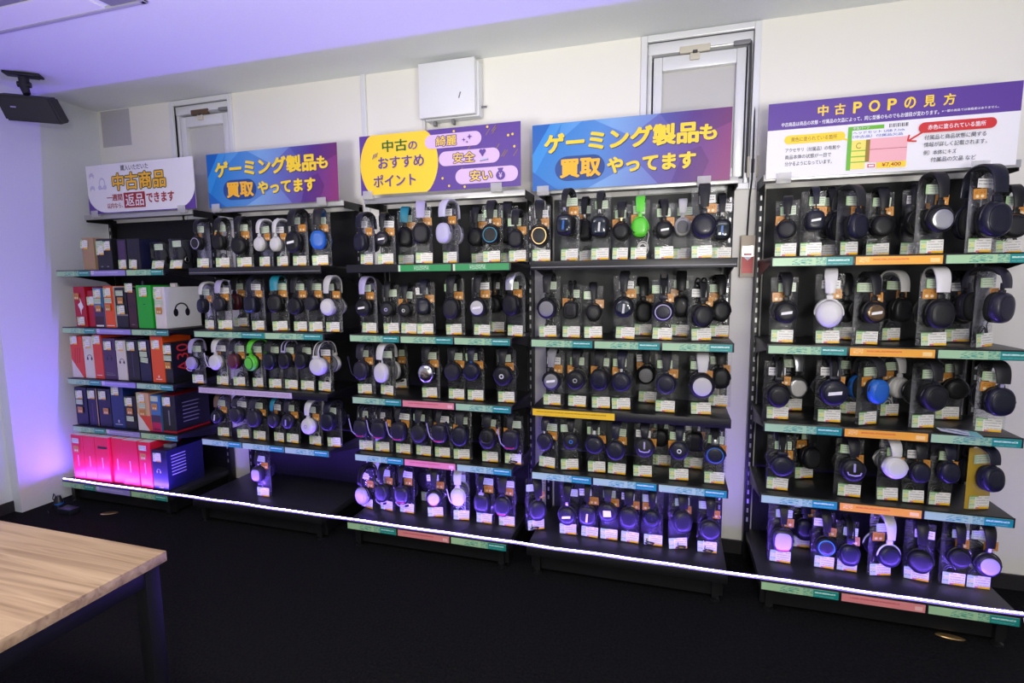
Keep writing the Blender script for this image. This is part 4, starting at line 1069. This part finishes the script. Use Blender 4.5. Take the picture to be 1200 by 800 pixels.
p, x = P(2, 4, 'b_black'); p.front(.0, 1, .3, .34, 'b_grey'); p.tagm(TAGL, .45, .80); p.tagm(TAGY, .5, .60); p.tagm(TAG, .5, .34); p.done('black headset box left of dark maroon box, second shelf', x, BY, z, G2)
p, x = P(2, 5, 'b_maroon'); p.headphone(.035, .14, .018, 'b_black'); p.front(.3, .7, .08, .10, 'b_grey'); p.tagm(TAG, .3, .92, .05); p.done('dark maroon headset box with raised tag, beside bright green box', x, BY, z, G2)
p, x = P(2, 6, 'b_green'); p.poly([(.42, 1), (.58, 1), (.56, 1.1), (.44, 1.1)], 'b_black'); p.front(.45, .55, .55, .57, 'b_black'); p.tagm(TAG, .5, .74); p.done('bright green headset box on the second shelf of corner rack', x, BY, z, G2)
p, x = P(2, 7, 'b_white', d=.25, side='box_white'); p.headphone(.11, .11, .05, 'b_black', 'side'); p.mb.box(p.w * .5, p.w * .95, .08, .1, p.h, p.h + .022, 'b_white', .001)
p.tagm(TAG, .4, .72); p.tagm(TAGL, .45, .57); p.tagm(TAGY, .45, .36); p.done('white headset box with headset picture on its side, second shelf', x, BY, z, G2)
z = ZR[3] + .0005
p, x = P(3, 0, 'b_coral'); p.poly([(0, 0), (.9, 0), (.3, .3), (0, .45)], 'b_white'); p.words(.25, .8, .35, .72, 'b_red', '///', bold=.0); p.tagm(TAG, .35, .80); p.done('coral red box with white lower corner, middle shelf beside side wall', x, BY, z, G3)
p, x = P(3, 1, 'b_white'); p.headphone(.05, .135, .022, 'b_black'); p.tagm(TAG, .45, .72); p.done('white headset box between two coral red boxes, middle shelf', x, BY, z, G3)
p, x = P(3, 2, 'b_coral'); p.front(.2, .8, .07, .085, 'p_white'); p.tagm(TAG, .5, .78); p.done('tall narrow coral red box between white and purple boxes, middle shelf', x, BY, z, G3)
p, x = P(3, 3, 'b_purple'); p.headphone(.055, .14, .022, 'b_black'); p.front(.15, .85, .1, .12, 'b_grey'); p.front(.15, .7, .15, .16, 'b_grey'); p.tagm(TAG, .45, .72); p.done('dark purple headset box on the middle shelf of corner rack', x, BY, z, G3)
p, x = P(3, 4, 'b_white'); p.headphone(.045, .12, .02, 'b_black'); p.tagm(TAG, .45, .75); p.done('white headset box right of dark purple box, middle shelf', x, BY, z, G3)
p, x = P(3, 5, 'b_black'); p.front(.45, .52, .1, .7, 'b_purple'); p.tagm(TAG, .45, .74); p.done('black box with slim purple line right of white box, middle shelf', x, BY, z, G3)
p, x = P(3, 6, 'b_navy'); p.tagm(TAG, .4, .75); p.tagm(TAGL, .45, .60); p.tagm(TAGL, .5, .46, .1); p.done('dark navy box with hanging labels left of tall orange box', x, BY, z, G3)
p, x = P(3, 7, 'b_orange'); p.front(.25, .75, .06, .075, 'p_white'); p.poly([(.44, .12), (.5, .16), (.56, .12), (.5, .09)], 'p_white'); p.tagm(TAG, .45, .72); p.done('tall bright orange headset box on the middle shelf of corner rack', x, BY, z, G3)
p, x = P(3, 8, 'b_black', d=.23); p.words(.15, .5, .25, .95, 'p_brightred', 'A30', vert=True, side=True); p.tagm(TAG, .5, .72); p.tagm(TAGL, .5, .56); p.tagm(TAGY, .5, .36); p.done('black headset box with red A30 lettering on its side', x, BY, z, G3)
z = ZR[4] + .0005
p, x = P(4, 0, 'b_navy'); p.tagm(TAG, .42, .70); p.tagm(TAGL, .42, .55); p.tagm(TAGY, .45, .32); p.done('navy box with orange sticker, fourth shelf beside the side wall', x, BY, z, G4)
p, x = P(4, 1, 'b_navy'); p.front(.4, .5, .1, .6, 'b_purple'); p.front(.93, 1, 0, 1, 'b_tan'); p.tagm(TAG, .45, .72); p.done('navy box with tan edge, second on the fourth shelf of corner rack', x, BY, z, G4)
p, x = P(4, 2, 'b_navy'); p.tagm(TAG, .40, .72); p.tagm(TAGY, .62, .34); p.done('navy box between tan-edged box and tall blue box, fourth shelf', x, BY, z, G4)
p, x = P(4, 3, 'b_blue'); p.front(.2, .8, .08, .095, 'p_faint'); p.disc = None; p.poly([(.45, .14), (.5, .12), (.55, .14), (.55, .2), (.45, .2)], 'p_faint'); p.tagm(TAG, .42, .80); p.done('tall royal blue headset box on the fourth shelf of corner rack', x, BY, z, G4)
p, x = P(4, 4, 'b_black'); p.tagm(TAG, .42, .70); p.tagm(TAGY, .5, .46); p.tagm(TAGL, .5, .25); p.done('short black box with three labels right of tall blue box', x, BY, z, G4)
p, x = P(4, 5, 'b_coral', side='b_tan', top='b_tan'); p.front(0, 1, .4, 1, 'b_tan'); p.poly([(0, 0), (.9, 0), (.35, .3), (0, .45)], 'b_white'); p.tagm(TAG, .38, .74); p.tagm(TAGL, .45, .60); p.tagm(TAGY, .45, .40); p.done('orange and tan box with white lower corner, fourth shelf', x, BY, z, G4)
p, x = P(4, 6, 'b_sky'); p.front(0, 1, 0, .45, 'b_purple'); p.front(0, 1, 0, .25, 'b_magenta'); p.front(.2, .8, .05, .08, 'b_black'); p.tagm(TAGL, .5, .84); p.tagm(TAGY, .5, .60); p.done('sky blue to magenta box right of orange tan box, fourth shelf', x, BY, z, G4)
p, x = P(4, 7, 'b_black', d=.25, top='b_red'); p.front(0, 1, 0, .05, 'b_red'); p.front(.45, .55, .2, .6, 'b_grey')
for i in range(6): p.mb.add([(p.w + .001, yy, zz) for yy, zz in ((.05, .06 + i * .024), (.16 + .01 * (i % 3), .06 + i * .024), (.16, .066 + i * .024), (.05, .066 + i * .024))], [(0, 1, 2, 3)], 'b_grey')
p.mb.box(p.w, p.w + .001, .003, .247, .003, .014, 'b_red'); p.tagm(TAG, .4, .72); p.done('large black box with red bottom edge, end of fourth shelf', x, BY, z, G4)
z = ZR[5] + .0015
BY5 = -.045
names5 = ['first', 'second', 'third', 'fourth', 'fifth', 'sixth']
for i in range(6):
    p, x = P(5, i, 'b_pinkred', d=.22, top='b_white')
    p.front(.46, .52, .3, .55, 'p_rose')
    if i in (0, 5): p.tagm(TAGL, .42, .82); p.tagm(TAGY, .45, .62)
    if i == 2: p.front(.2, .9, .75, .8, 'b_black')
    p.done(f'pink-red headset box, {names5[i]} from side wall on the bottom shelf', x, BY5 + (.012 if i == 3 else 0), z, G5)
p, x = P(5, 6, 'b_navy', d=.26); p.headphone(.05, .12, .016, 'p_faint'); p.front(.35, .65, .06, .075, 'p_faint'); p.tagm(TAG, .4, .72)
for i in range(7): p.mb.add([(p.w + .001, yy, zz) for yy, zz in ((.03, .09 + i * .02), (.13, .09 + i * .02), (.13, .094 + i * .02), (.03, .094 + i * .02))], [(0, 1, 2, 3)], 'p_faint')
p.mb.box(.03, .09, .06, .1, p.h, p.h + .02, 'b_grey', .002); p.done('dark navy headset box with lined side, end of bottom shelf', x, BY5, z, G5)
# top shelf of the corner rack
z = ZR[1] + .0005
p = Pack(.10, .13, .20, 'kraft'); p.tagm(TAG, .2, .66, .15)
root = p.done('brown cardboard box with hanging tag, top shelf by side wall', .205, BY, z, 'boxes on the top shelf of the corner rack')
p = Pack(.125, .16, .19, 'b_black'); p.tagm(TAG, .25, .48); p.tagm(TAGL, .25, .76); p.tagm(TAG, .72, .62); p.front(.2, .35, .08, .12, 'b_grey'); p.front(.6, .75, .08, .12, 'b_grey'); p.done('black box with three white tags right of brown cardboard box', .33, BY, z, 'boxes on the top shelf of the corner rack')
p = Pack(.075, .15, .185, 'b_black'); p.front(.1, .9, .3, .95, 'b_purple'); p.tagm(TAG, .5, .02); p.done('slim dark box with one low tag, third on corner rack top shelf', .475, BY + .02, z, 'boxes on the top shelf of the corner rack')
p = Pack(.10, .15, .185, 'b_black', side='b_navy'); p.headphone(.05, .11, .025, 'b_navy'); p.tagm(TAG, .4, .02, .1); p.done('plain black box with slanted tag, fourth on corner rack top shelf', .558, BY + .02, z, 'boxes on the top shelf of the corner rack')
# clear cases with small headphones
def small_case(x, w, h, label, lab2, ring):
    ca = thing('clear_case', label, 'case', (x, .09, z), 0, 'clear cases on the corner rack')
    m = MB(); m.box(-w / 2, w / 2, 0, .07, 0, h, 'clear_film', .004); link('film', m.mesh('film'), ca)
    m = MB(); m.box(-w / 2 + .006, w / 2 - .006, .058, .06, .004, h - .006, 'panel_grey'); link('backing_card', m.mesh('backing_card', False), ca)
    link('price_card', CARD, ca, (0, -.012, .001), (-.25, 0, .1)); link('list_label', LIST, ca, (.01, -.001, h - .05))
    hp = thing('headphones', lab2, 'headphones', (x, .117, z + .005), .08, 'small headphones in the clear cases')
    b = MB(); P_ = [(.045 * math.cos(PI * i / 16) * (1 + .05 * math.sin(PI * i / 16)), 0, .06 + .07 * math.sin(PI * i / 16)) for i in range(17)]
    b.tube(P_, .004, 'black', 8); link('headband', b.mesh('headband'), hp)
    for sx in (-1, 1):
        c = MB(); c.rings([[(sx * (.040 + dx), r * math.cos(2 * PI * i / 18) * .8, .05 + r * math.sin(2 * PI * i / 18)) for i in range(18)] for dx, r in ((-.012, .018), (-.008, .024), (.002, .024), (.006, .016), (.007, .006))], 'black'); cup = link('ear_cup', c.mesh('ear_cup'), hp)
        if ring:
            c = MB(); c.tube([(sx * .047, .014 * math.cos(a), .05 + .016 * math.sin(a)) for a in [2 * PI * i / 18 for i in range(18)]], .002, 'silver', 6, True); link('accent_ring', c.mesh('accent_ring'), cup)
small_case(.755, .125, .165, 'clear case with list label, fifth on corner rack top shelf', 'small black headphones inside the clear case, corner rack top shelf', False)
small_case(.90, .115, .18, 'clear case at the inner end of corner rack top shelf', 'small black headphones with silver rings, end of corner rack top shelf', True)

# ------------------------------------------------------------------ acrylic stand alone on the empty shelf is the clear bag; wall fittings follow
m = MB(); xb = 2.43; zb = 2.30; zt = 2.585
m.box(xb + .02, xb + .335, WALL_Y - .07, WALL_Y - .003, zb - .005, zt - .01, 'box_white', .004)
ro = thing('breaker_cabinet', 'white metal cabinet on the wall above the yellow-circle sign', 'cabinet', (xb, 0, 0))
ro.location = (0, 0, 0)
link('body', m.mesh('body'), ro)
m = MB(); m.box(xb, xb + .325, WALL_Y - .105, WALL_Y - .072, zb, zt, 'box_white', .006); d = link('door', m.mesh('door'), ro)
m = MB(); m.prism([(xb + .232, zb + .085), (xb + .238, zb + .085), (xb + .248, zb + .115), (xb + .242, zb + .115)], 'y', WALL_Y - .108, WALL_Y - .1045, 'grey'); link('latch_mark', m.mesh('latch_mark', False), d)
for xx in (xb + .06, xb + .17):
    m = MB(); m.box(xx, xx + .016, WALL_Y - .06, WALL_Y - .03, zb - .03, zb - .004, 'grey', .003); link('cable_gland', m.mesh('cable_gland'), ro)
m = MB(); m.tube([(xb + .336, WALL_Y - .03, zb + .05), (xb + .365, WALL_Y - .03, zb + .05)], .006, 'grey'); link('hinge_pin', m.mesh('hinge_pin'), ro)
m = MB(); m.tube([(xb - .012, WALL_Y - .02, zb + .03), (xb - .012, WALL_Y - .02, zb - .2)], .008, 'cable_white'); m.box(xb - .024, xb + .0, WALL_Y - .035, WALL_Y - .001, zb + .02, zb + .05, 'box_white', .003); link('conduit', m.mesh('conduit'), ro)
# switch plate, cable and hand-set box on the strip of wall between the racks
r = thing('switch_plate', 'grey wall plate with black cable, between larger blue and instruction signs', 'switch', (4.105, WALL_Y, 1.90))
m = MB(); m.box(0, .05, -.012, -.001, 0, .10, 'cream_plastic', .003); link('plate', m.mesh('plate'), r)
m = MB(); m.box(.016, .032, -.018, -.012, .02, .085, 'grey', .002); m.box(.02, .028, -.02, -.018, .06, .075, 'red'); link('rocker', m.mesh('rocker'), r)
m = MB(); m.tube([(4.129, WALL_Y - .008, 2.56), (4.127, WALL_Y - .008, 2.3), (4.128, WALL_Y - .024, 2.0), (4.127, WALL_Y - .024, 1.89), (4.122, WALL_Y - .01, 1.80), (4.118, WALL_Y - .008, 1.625)], .004, 'cable_black', 8)
tag(link('cable', m.mesh('cable')), 'thin black cable hanging from window down to beige box', 'cable')
r = thing('call_box', 'beige wall box with red and silver label below black cable', 'box', (4.088, WALL_Y, 1.425))
m = MB(); m.box(0, .068, -.036, -.001, 0, .20, 'beige_box', .004); link('body', m.mesh('body'), r)
m = MB(); m.box(.008, .058, -.0375, -.036, .02, .15, 'p_brightred'); m.box(.008, .058, -.0385, -.0375, .10, .15, 'silver'); m.prism([(.012, .10), (.054, .10), (.033, .08)], 'y', -.0388, -.0375, 'p_white')
m.box(.014, .05, -.0392, -.0385, .105, .115, 'p_brightred'); link('warning_label', m.mesh('warning_label', False), r)
# speaker under the ceiling
r = thing('wall_speaker', 'black loudspeaker hanging from the ceiling near the side wall', 'speaker', (.215, -.20, CEIL_Z))
r.rotation_euler = (0, 0, math.radians(38))
m = MB(); m.box(-.085, .085, -.035, .035, -.014, -.001, 'speaker_black', .003); m.box(-.02, .07, -.05, .02, -.022, -.012, 'speaker_black', .003); br = link('ceiling_bracket', m.mesh('ceiling_bracket'), r)
m = MB(); m.tube([(0, 0, -.012), (0, 0, -.08), (.01, -.005, -.112)], lambda u: .026 - .008 * u, 'speaker_black', 12); m.tube([(-.03, 0, -.06), (.03, 0, -.06)], .016, 'speaker_black', 12); link('swivel_arm', m.mesh('swivel_arm'), br)
m = MB(); m.prism([(-.135, -.115), (.115, -.115), (.155, -.25), (-.105, -.25)], 'y', -.075, .055, 'speaker_black')
bmx = bmesh.new(); me0 = m.mesh('cabinet', False); bmx.from_mesh(me0); bmesh.ops.bevel(bmx, geom=bmx.edges[:], offset=.008, segments=2, affect='EDGES'); bmx.to_mesh(me0); bmx.free()
cb = link('cabinet', me0, r, (0, 0, 0), (math.radians(20), 0, 0))
m = MB(); m.box(-.07, -.045, -.0765, -.075, -.178, -.171, 'lilac'); link('badge', m.mesh('badge', False), cb)
# framed fixture in the ceiling
r = thing('ceiling_fixture', 'long pale framed fixture set in the ceiling near the speaker', 'light fixture', (0, 0, CEIL_Z))
m = MB(); xa, xb_, ya, yb = .1, 1.62, -1.05, -.575
plain('fixture_frame', (.42, .42, .46, 1), .5); plain('fixture_pale', (.88, .88, .88, 1), .6); plain('fixture_slot', (.25, .25, .3, 1), .6)
m.box(xa, xb_, yb - .022, yb, -.012, -.0005, 'fixture_frame', .003); m.box(xa, xb_, ya, ya + .022, -.012, -.0005, 'fixture_frame', .003); m.box(xa, xa + .022, ya, yb, -.012, -.0005, 'fixture_frame'); m.box(xb_ - .022, xb_, ya, yb, -.012, -.0005, 'fixture_frame')
link('frame', m.mesh('frame'), r)
m = MB(); m.box(xa + .022, 1.40, -.735, yb - .022, -.008, -.0005, 'fixture_pale'); link('flap', m.mesh('flap', False), r)
m = MB(); m.box(xa + .022, xb_ - .022, ya + .022, -.74, -.006, -.0005, 'fixture_slot'); m.box(1.44, xb_ - .022, -.735, yb - .022, -.006, -.0005, 'fixture_slot'); link('grille', m.mesh('grille', False), r)

# ------------------------------------------------------------------ table
def wood():
    m, nt, b = newmat('pale_oak'); b.inputs['Roughness'].default_value = .45
    tc = nt.nodes.new('ShaderNodeTexCoord'); mp = nt.nodes.new('ShaderNodeMapping'); mp.inputs['Scale'].default_value = (.9, 20, 20)
    nt.links.new(tc.outputs['Object'], mp.inputs[0])
    n = nt.nodes.new('ShaderNodeTexNoise'); n.inputs['Scale'].default_value = 2.2; n.inputs['Detail'].default_value = 8; n.inputs['Distortion'].default_value = 1.2
    nt.links.new(mp.outputs[0], n.inputs['Vector'])
    r = nt.nodes.new('ShaderNodeValToRGB'); e = r.color_ramp.elements; e[0].position = .3; e[0].color = (.26, .165, .09, 1); e[1].position = .72; e[1].color = (.52, .37, .225, 1); q = e.new(.5); q.color = (.41, .28, .165, 1)
    nt.links.new(n.outputs['Fac'], r.inputs[0]); nt.links.new(r.outputs[0], b.inputs['Base Color']); MAT['pale_oak'] = m
wood()
TZ = .72
c = Vector((2.521, -1.42)); e1 = (Vector((1.848, -1.407)) - c).normalized(); e2 = (Vector((2.581, -1.816)) - c)
ang = math.atan2(-e1.y, -e1.x)
r = thing('table', 'pale oak table with black metal frame in front of the racks', 'table', (c.x, c.y, 0), TABLE_ROT)
m = MB(); m.box(-1.5, 0, -.75, 0, TZ - .028, TZ, 'pale_oak', .002); link('table_top', m.mesh('table_top'), r)
m = MB(); m.box(-1.46, -.015, -.05, -.015, TZ - .075, TZ - .0285, 'table_steel', .002); m.box(-1.46, -.015, -.735, -.70, TZ - .075, TZ - .0285, 'table_steel', .002); m.box(-.05, -.015, -.70, -.05, TZ - .075, TZ - .0285, 'table_steel', .002); m.box(-1.46, -1.425, -.70, -.05, TZ - .075, TZ - .0285, 'table_steel', .002)
link('apron', m.mesh('apron'), r)
for sx in (-.053, -1.463):
    for sy in (-.053, -.738):
        m = MB(); m.box(sx, sx + .04, sy, sy + .04, 0, TZ - .0285, 'table_steel', .002); link('leg', m.mesh('leg'), r)

# ------------------------------------------------------------------ small things near the floor
r = thing('power_adapter', 'dark power adapter with looped cable under the corner rack', 'adapter', (.20, -.20, 0))
m = MB(); m.box(-.055, .055, -.03, .03, 0, .035, 'adapter', .006); link('body', m.mesh('body'), r)
m = MB(); m.tube([(-.055, 0, .018), (-.09, .0, .02), (-.13, .02, .03), (-.15, .01, .07), (-.12, .0, .11), (-.09, -.01, .10), (-.10, -.02, .05), (-.14, -.03, .008), (-.10, -.05, .006)], .003, 'cable_black', 6); link('cord', m.mesh('cord'), r)
r = thing('round_plug', 'small dark blue plug standing on carpet under corner rack', 'plug', (.07, -.17, 0))
m = MB(); m.rings([[(q * math.cos(2 * PI * i / 16), q * math.sin(2 * PI * i / 16), zz) for i in range(16)] for zz, q in ((0, .022), (.05, .024), (.06, .018), (.085, .012))], 'adapter'); link('body', m.mesh('body'), r)
m = MB(); m.rings([[(.0245 * math.cos(2 * PI * i / 16), .0245 * math.sin(2 * PI * i / 16), zz) for i in range(16)] for zz in (.03, .04)], 'blue'); link('band', m.mesh('band'), r)
m = MB(); m.rings([[(.05 * q * math.cos(2 * PI * i / 20), .02 * q * math.sin(2 * PI * i / 20), zz) for i in range(20)] for zz, q in ((0.001, .95), (.004, 1), (.006, .9))], 'gold'); 
o = link('floor_cap', m.mesh('floor_cap'), None, (.46, -.14, 0), (0, 0, .5)); tag(o, 'small oval metallic disc lying on carpet before the corner rack', 'floor cap')
m = MB(); m.rings([[(.05 * q * math.cos(2 * PI * i / 20), .016 * q * math.sin(2 * PI * i / 20), zz) for i in range(20)] for zz, q in ((0.001, .95), (.004, 1), (.006, .9))], 'gold')
o = link('floor_cap', m.mesh('floor_cap'), None, (4.865, -.055, 0), (0, 0, -.1)); tag(o, 'small oval metallic disc lying on carpet under the instruction-sign rack', 'floor cap')
layered('leaflet_print', srgb(225, 228, 235), [('lines', (.05, .95, .0, 1.0), srgb(120, 150, 190), 4, 8), ('rect', (.7, 1, 0, 1), srgb(120, 190, 195))])
m = MB(); m.add([(-.06, .05, .008), (.0, .05, .010), (.06, .03, .012), (.075, -.025, .004), (.01, -.015, .007), (-.05, .005, .006), (-.06, .05, .0088), (.0, .05, .0108), (.06, .03, .0128), (.075, -.025, .0048), (.01, -.015, .0078), (-.05, .005, .0068)],
        [(0, 1, 4, 5), (1, 2, 3, 4), (11, 10, 7, 6), (10, 9, 8, 7), (0, 5, 11, 6), (5, 4, 10, 11), (4, 3, 9, 10), (3, 2, 8, 9), (2, 1, 7, 8), (1, 0, 6, 7)], 'leaflet_print')
o = link('leaflet', m.mesh('leaflet'), None, (4.855, .0, ZR[3] - .003), (0, 0, -.25)); tag(o, 'loose printed leaflet lying over the middle shelf edge, instruction-sign rack', 'leaflet')

# ------------------------------------------------------------------ ceiling lamps, plus added unseen fill lights
w = bpy.data.worlds.new('room_air'); SC.world = w; w.use_nodes = True; w.node_tree.nodes['Background'].inputs[0].default_value = (.02, .02, .025, 1)
def area(name, loc, rot, sx, sy, power, rgb=(1, .95, .88)):
    l = bpy.data.lights.new(name, 'AREA'); l.shape = 'RECTANGLE'; l.size = sx; l.size_y = sy; l.energy = power; l.color = rgb
    o = bpy.data.objects.new(name, l); COL.objects.link(o); o.location = loc; o.rotation_euler = rot; return o
for nm, xx, yy, pw in LAMPS: area(nm, (xx, yy, CEIL_Z - .01), (0, 0, 0), 1.2, .35, pw)
area('added_front_fill', (3.9, YF + .05, 1.15), (PI / 2, 0, 0), 6.0, 2.0, FRONT_FILL, (1, .965, .92))  # added broad fill, unseen; the front wall has no glazing
for nm, loc, pw in FILL_POINTS:
    l = bpy.data.lights.new(nm, 'POINT'); l.energy = pw; l.shadow_soft_size = .12; l.color = (1, .95, .89)
    o = bpy.data.objects.new(nm, l); COL.objects.link(o); o.location = loc

for nm, loc, to, pw in SPOTS:
    l = bpy.data.lights.new(nm, 'SPOT'); l.energy = pw; l.shadow_soft_size = .3; l.color = (1, .975, .94); l.spot_size = math.radians(84); l.spot_blend = 1
    o = bpy.data.objects.new(nm, l); COL.objects.link(o); o.location = loc
    o.rotation_euler = (Vector(to) - Vector(loc)).to_track_quat('-Z', 'Y').to_euler()
